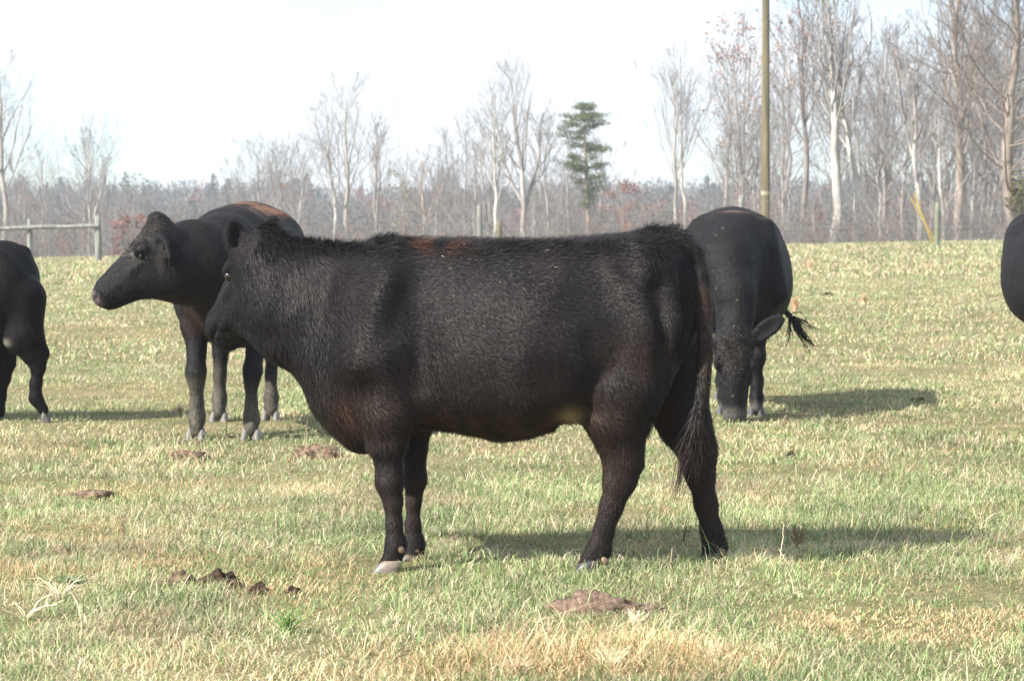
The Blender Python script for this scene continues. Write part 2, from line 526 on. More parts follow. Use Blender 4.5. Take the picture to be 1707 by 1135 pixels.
    def noise_push(s, amp, scale, seed=3):
        sub = 1
        X, Y, Z = np.meshgrid(*[a[::3] for a in s.ax], indexing='ij')
        P = np.stack([X.ravel(), Y.ravel(), Z.ravel()], 1)
        v = (vnoise(P, scale, seed) - .5).reshape(X.shape)
        v = np.repeat(np.repeat(np.repeat(v, 3, 0), 3, 1), 3, 2)[:s.n[0], :s.n[1], :s.n[2]]
        for ax in range(3):
            for _ in range(2):
                v = (np.roll(v, 1, ax) + v + np.roll(v, -1, ax)) / 3
        s.f += (amp * v).astype(np.float32)
    def mesh(s, smooth=2):
        f = s.f; nx, ny, nz = f.shape
        ins = f < 0
        acc = np.zeros((nx - 1, ny - 1, nz - 1, 3)); cnt = np.zeros((nx - 1, ny - 1, nz - 1))
        quads_src = []
        for ax in range(3):
            a = [slice(None)] * 3; b = [slice(None)] * 3
            a[ax] = slice(0, -1); b[ax] = slice(1, None)
            A, Bv = f[tuple(a)], f[tuple(b)]
            ch = ins[tuple(a)] != ins[tuple(b)]
            I = np.argwhere(ch)
            fa, fb = A[ch], Bv[ch]
            t = fa / (fa - fb)
            P = I.astype(float); P[:, ax] += t
            o1, o2 = [(1, 2), (2, 0), (0, 1)][ax]
            ok = (I[:, o1] > 0) & (I[:, o2] > 0) & (I[:, o1] < f.shape[o1] - 1) & (I[:, o2] < f.shape[o2] - 1)
            I, P, fa = I[ok], P[ok], fa[ok]
            cells = []
            for d1, d2 in ((-1, -1), (0, -1), (0, 0), (-1, 0)):
                C = I.copy(); C[:, o1] += d1; C[:, o2] += d2
                np.add.at(acc, (C[:, 0], C[:, 1], C[:, 2]), P)
                np.add.at(cnt, (C[:, 0], C[:, 1], C[:, 2]), 1)
                cells.append(C)
            quads_src.append((cells, fa < 0))
        m = cnt > 0
        idx = -np.ones(cnt.shape, np.int64); idx[m] = np.arange(m.sum())
        V = acc[m] / cnt[m][:, None] * s.h + s.lo
        Q = []
        for cells, pos in quads_src:
            q = np.stack([idx[c[:, 0], c[:, 1], c[:, 2]] for c in cells], 1)
            q = np.where(pos[:, None], q, q[:, ::-1])
            Q.append(q)
        Q = np.concatenate(Q)
        # light Laplacian smoothing
        e = np.concatenate([Q[:, [0, 1]], Q[:, [1, 2]], Q[:, [2, 3]], Q[:, [3, 0]]])
        e = np.concatenate([e, e[:, ::-1]])
        deg = np.bincount(e[:, 0], minlength=len(V))[:, None]
        for it in range(smooth):
            for lam in (0.6, -0.45):
                S = np.stack([np.bincount(e[:, 0], V[e[:, 1], c], minlength=len(V)) for c in range(3)], 1)
                V = V + lam * (S / deg - V)
        return V, Q

def frame(f, l):
    f = np.array(f, float); f /= np.linalg.norm(f)
    l = np.array(l, float); l = l - f * f.dot(l); l /= np.linalg.norm(l)
    u = np.cross(f, l)
    return np.stack([f, l, u], 1)          # columns forward, left, up

def add_head(F, o, R, s=1.0, ear=((1, 'out'), (-1, 'out')), k=0.03, poll=0.0, earlen=1.0, earx=0.010):
    """cattle head; o = poll, R columns = muzzle direction, left, dorsal"""
    T = lambda x, y, z: o + R @ (np.array([x, y, z]) * s)
    E = lambda c, r, kk=k, sub=False: F.ell(T(*c), np.array(r) * s, R, kk * s, sub)
    Cp = lambda a, b, ra, rb, kk=k, lat=1.0, sub=False: F.cap(T(*a), T(*b), ra * s, rb * s, kk * s, lat, R[:, 1], sub)
    E((0.05, 0, -0.085), (.13, .112, .11), .05)
    E((-.015, 0, -.005 + poll * .5), (.055, .065, .05 + poll), .05)
    Cp((0.06, 0, -.070), (.40, 0, -.080), .112, .070, .04, .84)
    E((.445, 0, -.095), (.072, .072, .072), .035)
    E((.490, 0, -.095), (.034, .058, .052), .02)
    Cp((.09, 0, -.250), (.42, 0, -.158), .080, .042, .04, .85)
    E((.455, 0, -.150), (.045, .050, .034), .015)
    for sg in (1, -1):
        E((.120, sg * .058, -.190), (.135, .047, .140), .04)
        E((.145, sg * .104, -.030), (.050, .024, .028), .03)
        E((.20, sg * .088, -.092), (.07, .02, .018), .02)
        E((.28, sg * .060, -.135), (.13, .026, .055), .04)
        E((.170, sg * .116, -.060), (.028, .018, .014), .012, True)
        E((.500, sg * .044, -.075), (.022, .018, .013), .008, True)
        Cp((.515, sg * .03, -.135), (.36, sg * .080, -.140), .006, .004, .008, 1, True)
    for sg, p in ear:
        if p[0] == 'abs':
            p = (*(R.T @ np.array(p[1])), R.T @ np.array(p[2])); ab = True
        else: ab = False
        if isinstance(p, str):
            p = {'out': (-.02, .97, -.10), 'down': (-.02, .72, -.62)}[p]
        d = np.array([p[0], (1 if ab else sg) * p[1], p[2]], float); d /= np.linalg.norm(d)
        base = np.array([earx, sg * .095, -.045])
        fd = R @ d
        nrm = R @ np.array(p[3] if len(p) > 3 else (1.0, 0, 0.2)); nrm = nrm * 1.0
        Re = frame(fd, nrm)
        L = .105 * s * earlen
        c = T(*base) + fd * (L * 1.02)
        F.cap(T(*base), T(*base) + fd * .05 * s, .034 * s, .030 * s, .03 * s)
        F.ell(c, np.array([L, .021 * s, .055 * s]), Re, .02 * s)
        F.ell(c + Re[:, 1] * .020 * s, np.array([L * .8, .017 * s, .036 * s]), Re, .01 * s, True)
    return T

def claw_mesh(length, width, height):
    """one claw of a cloven hoof: toe to +x, sole at z=0"""
    rows = [(0.0, 1.0, 0.0), (0.25, .97, -.03), (.6, .86, -.13), (.9, .72, -.22), (1.0, .55, -.26)]
    n = 14; V = []
    for t, sc, sh in rows:
        for i in range(n):
            a = 2 * math.pi * i / n
            x = math.cos(a); y = math.sin(a)
            px = (x * .5 if x < 0 else x * .62) * (1 - .35 * y * y * (x > 0))
            V.append([(px * sc + sh) * length, y * width * .5 * sc, t * height * (1 if x < .2 else 1.0)])
    V.append([-.26 * length, 0, height * 1.02]); V.append([0, 0, 0])
    V = np.array(V); Q = []
    for r in range(len(rows) - 1):
        for i in range(n):
            Q.append([r * n + i, r * n + (i + 1) % n, (r + 1) * n + (i + 1) % n, (r + 1) * n + i])
    T = []
    t0 = (len(rows) - 1) * n
    for i in range(n):
        T.append([t0 + i, t0 + (i + 1) % n, len(V) - 2]); T.append([(i + 1) % n, i, len(V) - 1])
    return V, np.array(Q), np.array(T)

def add_hoof(parent, p, yaw=0.0, pitch=0.0, s=1.0, top=(.40, .33, .22), toe=(.16, .15, .15)):
    A = Acc()
    for sg in (1, -1):
        V, Q, T = claw_mesh(.105 * s, .050 * s, .058 * s)
        t = np.clip((V[:, 0] / (.105 * s) + .3) / .9, 0, 1)[:, None] * .6 + (1 - V[:, 2:3] / (.058 * s)) * .4
        t = t ** 1.2
        C = np.array(top) * (1 - t) + np.array(toe) * t
        V = V + np.array([0, sg * .027 * s, 0])
        a = sg * .10
        Rz = np.array([[math.cos(a), -math.sin(a), 0], [math.sin(a), math.cos(a), 0], [0, 0, 1]])
        A.add(V @ Rz.T, Q, T, C)
    o = A.build('hoof', M['hoof'], parent, True)
    o.location = p
    o.rotation_euler = (0, pitch, yaw)
    return o

def blob(name, parent, p, r, col, mat, rot=(0, 0, 0)):
    n, mrow = 14, 9; V = []
    for i in range(mrow + 1):
        th = math.pi * i / mrow
        for j in range(n):
            a = 2 * math.pi * j / n
            V.append([math.sin(th) * math.cos(a) * r[0], math.sin(th) * math.sin(a) * r[1], math.cos(th) * r[2]])
    Q = [[i * n + j, (i + 1) * n + j, (i + 1) * n + (j + 1) % n, i * n + (j + 1) % n] for i in range(mrow) for j in range(n)]
    o = mesh_np(name, np.array(V), [np.array(Q)], mat, True, np.broadcast_to(np.array(col), (len(V), 3)), parent)
    o.location = p; o.rotation_euler = rot
    return o

def vert_normals(V, Q):
    d1 = V[Q[:, 2]] - V[Q[:, 0]]; d2 = V[Q[:, 3]] - V[Q[:, 1]]
    n = np.cross(d1, d2)
    N = np.zeros_like(V)
    for i in range(4): 
        for c in range(3): N[:, c] += np.bincount(Q[:, i], n[:, c], minlength=len(V))
    N /= np.maximum(np.linalg.norm(N, axis=1, keepdims=True), 1e-12)
    return N, np.linalg.norm(n, axis=1) / 2

def add_coat(parent, V, Q, count, flow, length, lift, colour, width=.0016, name='coat', weight=None, seed=1, clump=12):
    """real hairs: tapered ribbons rooted on the skin"""
    rg = np.random.default_rng(seed)
    N, area = vert_normals(V, Q)
    pc = V[Q].mean(1)
    w = area.copy()
    if weight is not None: w = w * weight(pc, N[Q].mean(1))
    fi = rg.choice(len(Q), count, p=w / w.sum())
    a, bb = rg.random((count, 1)), rg.random((count, 1))
    q = Q[fi]
    bl = lambda A: (A[q[:, 0]] * (1 - a) * (1 - bb) + A[q[:, 1]] * a * (1 - bb) + A[q[:, 2]] * a * bb + A[q[:, 3]] * (1 - a) * bb)
    P = bl(V); n = bl(N); n /= np.linalg.norm(n, axis=1, keepdims=True)
    t = flow(P)
    # coherent swirls plus jitter
    sw = np.stack([vnoise(P, 9, 31 + i) for i in range(3)], 1) - .5
    sw2 = np.stack([vnoise(P, 28, 41 + i) for i in range(3)], 1) - .5
    t = t + sw * 1.1 + sw2 * .5 + rg.normal(0, .10, (count, 3))
    t -= n * (t * n).sum(1, keepdims=True)
    t /= np.maximum(np.linalg.norm(t, axis=1, keepdims=True), 1e-6)
    L = (length(P) * rg.uniform(.5, 1.25, count))[:, None]
    lf = (lift(P) * rg.uniform(.4, 1.6, count))[:, None]
    side = np.cross(t, n); side += n * rg.normal(0, .22, (count, 1)); side *= width * .5 * rg.uniform(.7, 1.3, (count, 1))
    from mathutils.kdtree import KDTree
    ns = max(10, count // clump)
    seeds = P[rg.choice(count, ns, replace=False)]
    kd = KDTree(ns)
    for i_, q_ in enumerate(seeds): kd.insert(q_, i_)
    kd.balance()
    near = np.array([kd.find(q_)[1] for q_ in P])
    hv = rg.random(ns)[near][:, None]; hd = rg.random(ns)[near][:, None]
    t = t + np.cross(n, t) * (hd - .5) * .32
    ctr = seeds[near]
    p0 = P - n * .002
    p1 = P + (t + n * lf) * L * .5
    p2 = P + (t + n * lf * .75) * L + np.array([0, 0, -1.0]) * L * .12
    pull = ctr - P; pull -= n * (pull * n).sum(1, keepdims=True)
    pull -= t * (pull * t).sum(1, keepdims=True)
    p2 = p2 + pull * .5
    p1 = p1 + pull * .12
    W = np.stack([p0 - side, p0 + side, p1 - side * .8, p1 + side * .8, p2], 1).reshape(-1, 3)
    b = np.arange(count)[:, None] * 5
    c = colour(P, n) * rg.uniform(.8, 1.2, (count, 1)) * (.88 + .26 * hv)
    C = np.repeat(c[:, None], 5, 1).reshape(-1, 3)
    A = Acc().add(W, b + np.array([0, 1, 3, 2]), b + np.array([2, 3, 4]), C)
    return A.build(name, M['hair'], parent)

def strands(parent, name, roots, tips, col, n=120, w=.0035, wave=.012, seed=2, spread=.5, sag=0.0, tipcol=None):
    """bundle of hair locks running along a poly-line from roots to tips"""
    rg = np.random.default_rng(seed)
    K = 9
    t = np.linspace(0, 1, K)
    P = np.zeros((n, K, 3))
    for i in range(n):
        a = roots[rg.integers(len(roots))] + rg.normal(0, .006, 3)
        e = tips[rg.integers(len(tips))] + rg.normal(0, .010, 3)
        f = rg.uniform(.45, 1.0)
        ph = rg.uniform(0, 6.28); q = rg.normal(0, 1, 3); q2 = rg.normal(0, 1, 3)
        P[i] = a + (e - a) * (t[:, None] * f) + wave * np.sin(t * rg.uniform(3, 7) + ph)[:, None] * q * t[:, None] + wave * q2 * np.sin(t * math.pi)[:, None]
        P[i, :, 2] -= sag * np.sin(t * math.pi)
    R = w * .5 * (1.05 - t)[None, :] ** .6 * rg.uniform(.5, 1.4, (n, 1))
    V, Q = tubes(P, R, 3)
    tt = np.tile(np.repeat(t, 3), n)[:, None]
    cv = np.repeat(rg.uniform(.6, 1.5, n), K * 3)[:, None]
    C = np.array(col) * cv * (1 - tt) + (np.array(tipcol if tipcol is not None else col)) * cv * tt
    return Acc().add(V, Q, None, C).build(name, M['hair'], parent)

BLACK = np.array([0.0085, 0.0079, 0.0088])
BROWN = np.array([0.022, 0.0135, 0.0105])
RUST = np.array([0.072, 0.031, 0.017])
TAN = np.array([0.30, 0.22, 0.12])

# ---------------- the heifer in front (its left side to the camera, facing image left)
def build_heifer():
    D0, X0 = 9.5, -0.05
    root = thing('heifer', 'shaggy black heifer standing broadside in front of the other cattle', 'cow', (X0, D0, 0), math.pi)
    def Mx(px, py, yl=0.0):
        p = at(px, py, D0 - yl)
        return np.array([-(p[0] - X0), yl, p[2]])
    F = Field((-.98, -.42, .02), (1.22, .42, 1.32), .010)
    rows = [(425, 405, 560, .07, -.05), (445, 396, 592, .085, -.04), (470, 400, 606, .105, -.03), (500, 404, 640, .130, -.015), (530, 405, 686, .155, 0), (560, 405, 722, .180, 0),
            (600, 407, 744, .210, 0), (650, 403, 730, .243, 0), (700, 401, 716, .27, 0), (760, 400, 719, .305, 0), (840, 402, 730, .335, 0), (890, 403, 722, .335, 0),
            (930, 402, 706, .32, 0), (975, 398, 688, .29, 0), (1030, 393, 675, .26, 0), (1085, 390, 640, .235, 0), (1130, 400, 600, .20, 0), (1155, 425, 570, .13, 0), (1170, 470, 545, .06, 0)]
    st = []
    for px, t, bo, w, yc in rows:
        a, c = Mx(px, t), Mx(px, bo)
        st.append((a[0], a[2], c[2], w, yc))
    F.trunk(st, 2.25, .03)
    # shoulder, ribs, hip masses
    F.ell(Mx(632, 560, .14), (.16, .10, .27), None, .10)
    F.ell(Mx(632, 560, -.14), (.15, .10, .27), None, .06)
    F.cap(Mx(575, 660, 0), Mx(600, 715, 0), .13, .085, .05)          # brisket
    F.cap(Mx(600, 500, .12), Mx(648, 420, .06), .09, .05, .06)
    F.cap(Mx(1040, 430, .17), Mx(1070, 450, .19), .06, .05, .06)     # hook bone
    F.cap(Mx(1040, 430, -.17), Mx(1070, 450, -.19), .06, .05, .06)
    for sg in (1, -1):
        F.ell(Mx(1072, 530, sg * .15), (.175, .11, .27), None, .06)
    # near front leg
    F.limb([(Mx(640, 600, .17), .15), (Mx(645, 680, .17), .108), (Mx(645, 735, .165), .074), (Mx(648, 772, .16), .050), (Mx(649, 803, .16), .053),
            (Mx(655, 835, .16), .036), (Mx(657, 875, .16), .031), (Mx(660, 908, .16), .041), (Mx(655, 928, .16), .034), (Mx(646, 943, .16), .036)], .85, .02)
    # far front leg
    F.limb([(Mx(670, 600, -.14), .13), (Mx(690, 690, -.12), .085), (Mx(692, 745, -.10), .045), (Mx(692, 798, -.09), .046),
            (Mx(689, 835, -.09), .031), (Mx(688, 875, -.09), .027), (Mx(691, 907, -.09), .037), (Mx(688, 925, -.09), .035), (Mx(682, 937, -.09), .032)], .85, .02)
    # near hind leg
    F.limb([(Mx(1075, 540, .14), .18), (Mx(1035, 640, .16), .150), (Mx(1025, 690, .16), .112), (Mx(1031, 730, .15), .082), (Mx(1038, 768, .15), .068),
            (Mx(1034, 800, .15), .058), (Mx(1021, 845, .15), .043), (Mx(1006, 885, .15), .038), (Mx(997, 915, .15), .046), (Mx(982, 935, .15), .038)], .72, .02)
    F.cap(Mx(1060, 748, .15), Mx(1062, 775, .15), .028, .026, .02)
    F.cap(Mx(1085, 630, .15), Mx(1061, 750, .15), .065, .020, .025, .6)
    # far hind leg
    F.limb([(Mx(1100, 560, -.13), .17), (Mx(1118, 650, -.13), .125), (Mx(1140, 710, -.12), .088), (Mx(1163, 755, -.11), .062),
            (Mx(1168, 790, -.11), .048), (Mx(1177, 840, -.11), .037), (Mx(1187, 885, -.11), .034), (Mx(1193, 912, -.11), .041), (Mx(1188, 932, -.11), .036)], .75, .03)
    F.cap(Mx(1179, 738, -.11), Mx(1182, 762, -.11), .025, .026, .02)
    F.cap(Mx(1140, 620, -.12), Mx(1176, 740, -.11), .06, .024, .04, .6)
    # flank fold, sheath
    F.cap(Mx(975, 640, .2), Mx(955, 690, .13), .06, .02, .06, .6)
    F.cap(Mx(835, 716, 0), Mx(915, 706, 0), .03, .025, .04)
    for sg in (1, -1):
        F.cap(Mx(688, 490, sg * .355), Mx(708, 590, sg * .365), .014, .016, .09, 1, sub=True)
        F.cap(Mx(662, 600, sg * .31), Mx(700, 705, sg * .26), .020, .018, .045, 1, sub=True)
        F.ell(Mx(985, 470, sg * .36), (.10, .050, .10), None, .09, sub=True)
        F.ell(Mx(925, 640, sg * .38), (.09, .040, .09), None, .08, sub=True)
        F.cap(Mx(596, 600, sg * .235), Mx(640, 470, sg * .235), .045, .03, .10)
        F.cap(Mx(1000, 620, sg * .30), Mx(985, 560, sg * .32), .02, .012, .06, 1, sub=True)
        F.cap(Mx(1095, 480, sg * .26), Mx(1115, 640, sg * .25), .018, .018, .06, 1, sub=True)
    F.cap(Mx(1143, 455, .17), Mx(1146, 660, .19), .030, .045, .04, 1, sub=True)
    F.cap(Mx(452, 425, .15), Mx(468, 520, .17), .030, .022, .05, 1, sub=True)      # hollow behind ear and jaw
    # tail
    F.limb([(Mx(1085, 398, .0), .05), (Mx(1125, 402, .01), .046), (Mx(1152, 423, .04), .038), (Mx(1168, 460, .09), .034), (Mx(1174, 520, .12), .031),
            (Mx(1175, 590, .13), .026), (Mx(1170, 650, .14), .022), (Mx(1163, 710, .15), .019)], 1.0, .008)
    # neck folds and shoulder groove
    F.cap(Mx(560, 640, .21), Mx(588, 735, .14), .008, .010, .04, 1, sub=True)
    F.cap(Mx(690, 500, .30), Mx(700, 640, .28), .012, .016, .06, 1, sub=True)
    # head, turned away to its right
    W2L = np.diag([-1.0, -1.0, 1.0])
    f = W2L @ np.array([-.245, .24, -.30]); l = W2L @ np.array([-.76, -.65, 0.0])
    R = frame(f, l)
    o = Mx(437, 402, -.045)
    T = add_head(F, o, R, .86, ear=((1, ('abs', W2L @ np.array([-.16, -.05, 1.0]), W2L @ np.array([.55, -.8, 0.1]))), (-1, 'out')), earlen=.86, earx=.085)
    F.cap(T(0.02, 0, -.1), Mx(500, 500, -.02), .11, .19, .06, .8)
    F.cap(T(0.10, 0, -.15), Mx(480, 560, -.02), .08, .10, .06, .8)
    F.cap(T(.30, .02, -.17), Mx(452, 563, -.04), .045, .060, .03, .8)
    F.noise_push(.014, 9)
    V, Q = F.mesh(2)
    x1, x0 = Mx(675, 400)[0], Mx(790, 400)[0]
    fl = Mx(950, 690, .12)
    def colour(P, n=None):
        z = P[:, 2]; x = P[:, 0]
        nz = vnoise(P, 5, 51); n2 = vnoise(P, 22, 52)
        c = np.broadcast_to(BLACK, (len(P), 3)).copy()
        br = (sstep(.85, .35, z) * .9 + .2) * (0.4 + 1.0 * nz)
        br = br * sstep(-1.2, -.0, x * -1 + .3) 
        br = np.maximum(br, sstep(.66, .55, z) * sstep(.48, .53, z) * .9 * nz)
        hind = np.exp(-((x - Mx(1060, 0)[0]) ** 2) / .05) * np.exp(-((z - .75) ** 2) / .03)
        br = np.clip(np.maximum(br, hind * 1.1 * nz), 0, 1)
        dark = sstep(.22, .08, z)
        br = br * (1 - .55 * dark)
        c = c * (1 - br[:, None]) + BROWN * br[:, None]
        topline = sstep(1.13, 1.19, z) * sstep(x0 - .03, x0 + .07, x) * sstep(x1 + .04, x1 - .04, x) * sstep(.42, .70, nz * .5 + n2 * .6) * .8
        c = c * (1 - topline[:, None]) + RUST * topline[:, None]
        chest = np.exp(-(((x - Mx(575, 680)[0]) ** 2) / .0010 + ((z - Mx(575, 690)[2]) ** 2) / .006)) * .5 * n2
        c = c * (1 - chest[:, None]) + RUST * chest[:, None]
        bel = sstep(.60, .545, z) * sstep(.46, .50, z) * (x < x1) * (x > fl[0] - .04) * sstep(.35, .65, n2) * .55
        c = c * (1 - bel[:, None]) + RUST * bel[:, None]
        pale = np.exp(-(((x - fl[0]) ** 2) / .0022 + ((z - fl[2] + .0) ** 2) / .0012)) * (P[:, 1] > -.1)
        pale = np.clip(pale * 1.1, 0, 1) * (.5 + .5 * n2)
        c = c * (1 - pale[:, None]) + TAN * pale[:, None]
        inner = np.exp(-(((x - Mx(1110, 690)[0]) ** 2) / .003 + ((z - Mx(1110, 690)[2]) ** 2) / .006)) * (P[:, 1] < 0)
        c = c * (1 - .35 * inner[:, None]) + RUST * .35 * inner[:, None]
        tail = (x < Mx(1160, 0)[0]) & (z > Mx(0, 620)[2]) & (z < Mx(0, 470)[2]) & (P[:, 1] > .05)
        c = np.where(tail[:, None], c * .3 + BROWN * 1.9 * .7, c)
        return c
    body = mesh_np('body', V, [Q], M['hide'], True, colour(V), root)
    zneck = Mx(540, 0)[0]; hp = o.copy(); hf = R[:, 0]
    def flow(P):
        x, z = P[:, 0], P[:, 2]
        t = np.zeros_like(P)
        t[:, 0] = -.9; t[:, 2] = -.45 - .5 * sstep(.9, .6, z)
        neck = sstep(.45, .85, x)[:, None]
        t = t * (1 - neck) + np.array([-.25, 0, -1.0]) * neck
        leg = sstep(.56, .46, z)[:, None]
        t = t * (1 - leg) + np.array([0.05, 0, -1.0]) * leg
        hd = (np.linalg.norm(P - (hp + hf * .2), axis=1) < .2)[:, None]
        t = np.where(hd, -hf * .1 + np.array([-.2, 0, -1.0]), t)
        rear = sstep(-.45, -.75, x)[:, None]
        t = t * (1 - rear) + np.array([-.15, 0, -1.0]) * rear
        return t
    earc = T(.085, .10, -.045) + np.array([.10, .03, 1.0]) * .07
    def length(P):
        z = P[:, 2]; x = P[:, 0]
        L = .021 + .012 * sstep(1.10, 1.18, z) + .014 * sstep(.60, .52, z) * sstep(.42, .5, z)
        L = L * (1 - .45 * sstep(.45, .35, z)) 
        L = L + .012 * sstep(.45, .7, x) * sstep(.7, .9, z) * (x < .8)
        L = np.where(np.linalg.norm(P - (hp + hf * .25), axis=1) < .2, .012, L)
        L = np.where(np.linalg.norm(P - earc, axis=1) < .10, .005, L)
        return L
    def lift(P):
        return .18 + .45 * sstep(1.13, 1.19, P[:, 2]) + .14 * vnoise(P, 7, 61)
    vis = lambda p, n: np.where(n[:, 1] > -.25, 1.0, .25)
    hc = lambda P, n: colour(P) * (.85 + .5 * vnoise(P, 5, 71)[:, None]) + ((vnoise(P, 330, 72) > .955) & (P[:, 2] > 1.0) & (P[:, 0] > -.3) & (P[:, 0] < .45))[:, None] * np.array([.30, .27, .20])
    add_coat(root, V, Q, 210000, flow, length, lift, hc, weight=vis)
    # tufts: poll, tail head, switch
    rg = np.random.default_rng(5)
    pr = [o + R @ np.array([-.01 + .02 * i, rg.normal(0, .02), .045]) for i in range(-2, 3)]
    strands(root, 'poll_tuft', pr, [p + np.array([-.065, 0, .035]) + rg.normal(0, .018, 3) for p in pr], BLACK * 1.6, 170, .003, .008, 3)
    th = [Mx(px, 396 + (px - 1060) * .06, .0) for px in (1050, 1070, 1085, 1100, 1115, 1130)]
    strands(root, 'tail_head_hair', th, [p + np.array([-.045, 0, .016]) + rg.normal(0, .012, 3) for p in th], BLACK * 1.3, 260, .003, .006, 4)
    spine = [Mx(px, 404, 0) for px in range(480, 1050, 12)]
    strands(root, 'spine_hair', spine, [Mx(1150, 404, 0)], BLACK * 1.2, 2, .002, .004, 5)
    base = [Mx(1165, 670, .15), Mx(1165, 705, .15), Mx(1161, 690, .16)]
    tips = [Mx(1120, 845, .15), Mx(1122, 850, .13), Mx(1128, 815, .16), Mx(1140, 790, .15), Mx(1152, 795, .14), Mx(1124, 800, .12), Mx(1178, 775, .12), Mx(1190, 765, .12), Mx(1118, 770, .13), Mx(1160, 810, .15)]
    strands(root, 'tail_switch', base, tips, BLACK * 3.2, 420, .0036, .010, 6, tipcol=BROWN * 1.6)  # lightened strand colour paints a grey highlight into the switch
    # wound on the tail and pink speck
    blob('tail_wound', root, Mx(1169, 535, .135), (.007, .004, .012), (.45, .06, .09), M['hoof'])
    blob('tail_wound', root, Mx(1173, 546, .135), (.005, .004, .010), (.30, .02, .03), M['hoof'])
    blob('tail_wound', root, Mx(1171, 576, .135), (.004, .004, .010), (.2, .02, .02), M['hoof'])
    # eyes, hooves, dewclaws
    blob('eye', root, T(.168, .102, -.060), (.020, .014, .018), (.01, .01, .01), M['eye'])
    blob('eye', root, T(.168, -.102, -.060), (.020, .014, .018), (.01, .01, .01), M['eye'])
    add_hoof(root, (*Mx(644, 950, .16)[:2], -.010), 0.0, 0, .92, (.20, .155, .115), (.055, .062, .072))
    add_hoof(root, (*Mx(682, 940, -.09)[:2], -.010), 0.15, 0, .82, (.12, .09, .06), (.03, .028, .028))
    add_hoof(root, (*Mx(978, 945, .15)[:2], -.012), 0.0, .1, .9, (.04, .035, .035), (.03, .028, .028))
    add_hoof(root, (*Mx(1188, 940, -.11)[:2], .0), 0.2, 0, .85, (.05, .04, .04), (.03, .028, .028))
    for p, y in (((668, 915), .19), ((660, 917), .13), ((694, 917), -.065), ((700, 917), -.12), ((1008, 935), .18), ((1203, 919), -.08)):
        blob('dewclaw', root, Mx(*p, y), (.013, .010, .017), (.16, .11, .07), M['hoof'], (0, .5, 0))
    return root
build_heifer()

# ---------------- adult cows and the calf from one builder, each with a pose of its own
AD = [(.84, 1.10, .80, .07), (.78, 1.17, .66, .14), (.66, 1.25, .57, .21), (.50, 1.30, .54, .27), (.30, 1.31, .53, .32), (.05, 1.30, .50, .38), (-.2, 1.30, .48, .41),
      (-.45, 1.33, .53, .40), (-.62, 1.34, .64, .34), (-.76, 1.33, .74, .28), (-.87, 1.26, .82, .20), (-.94, 1.12, .92, .09)]

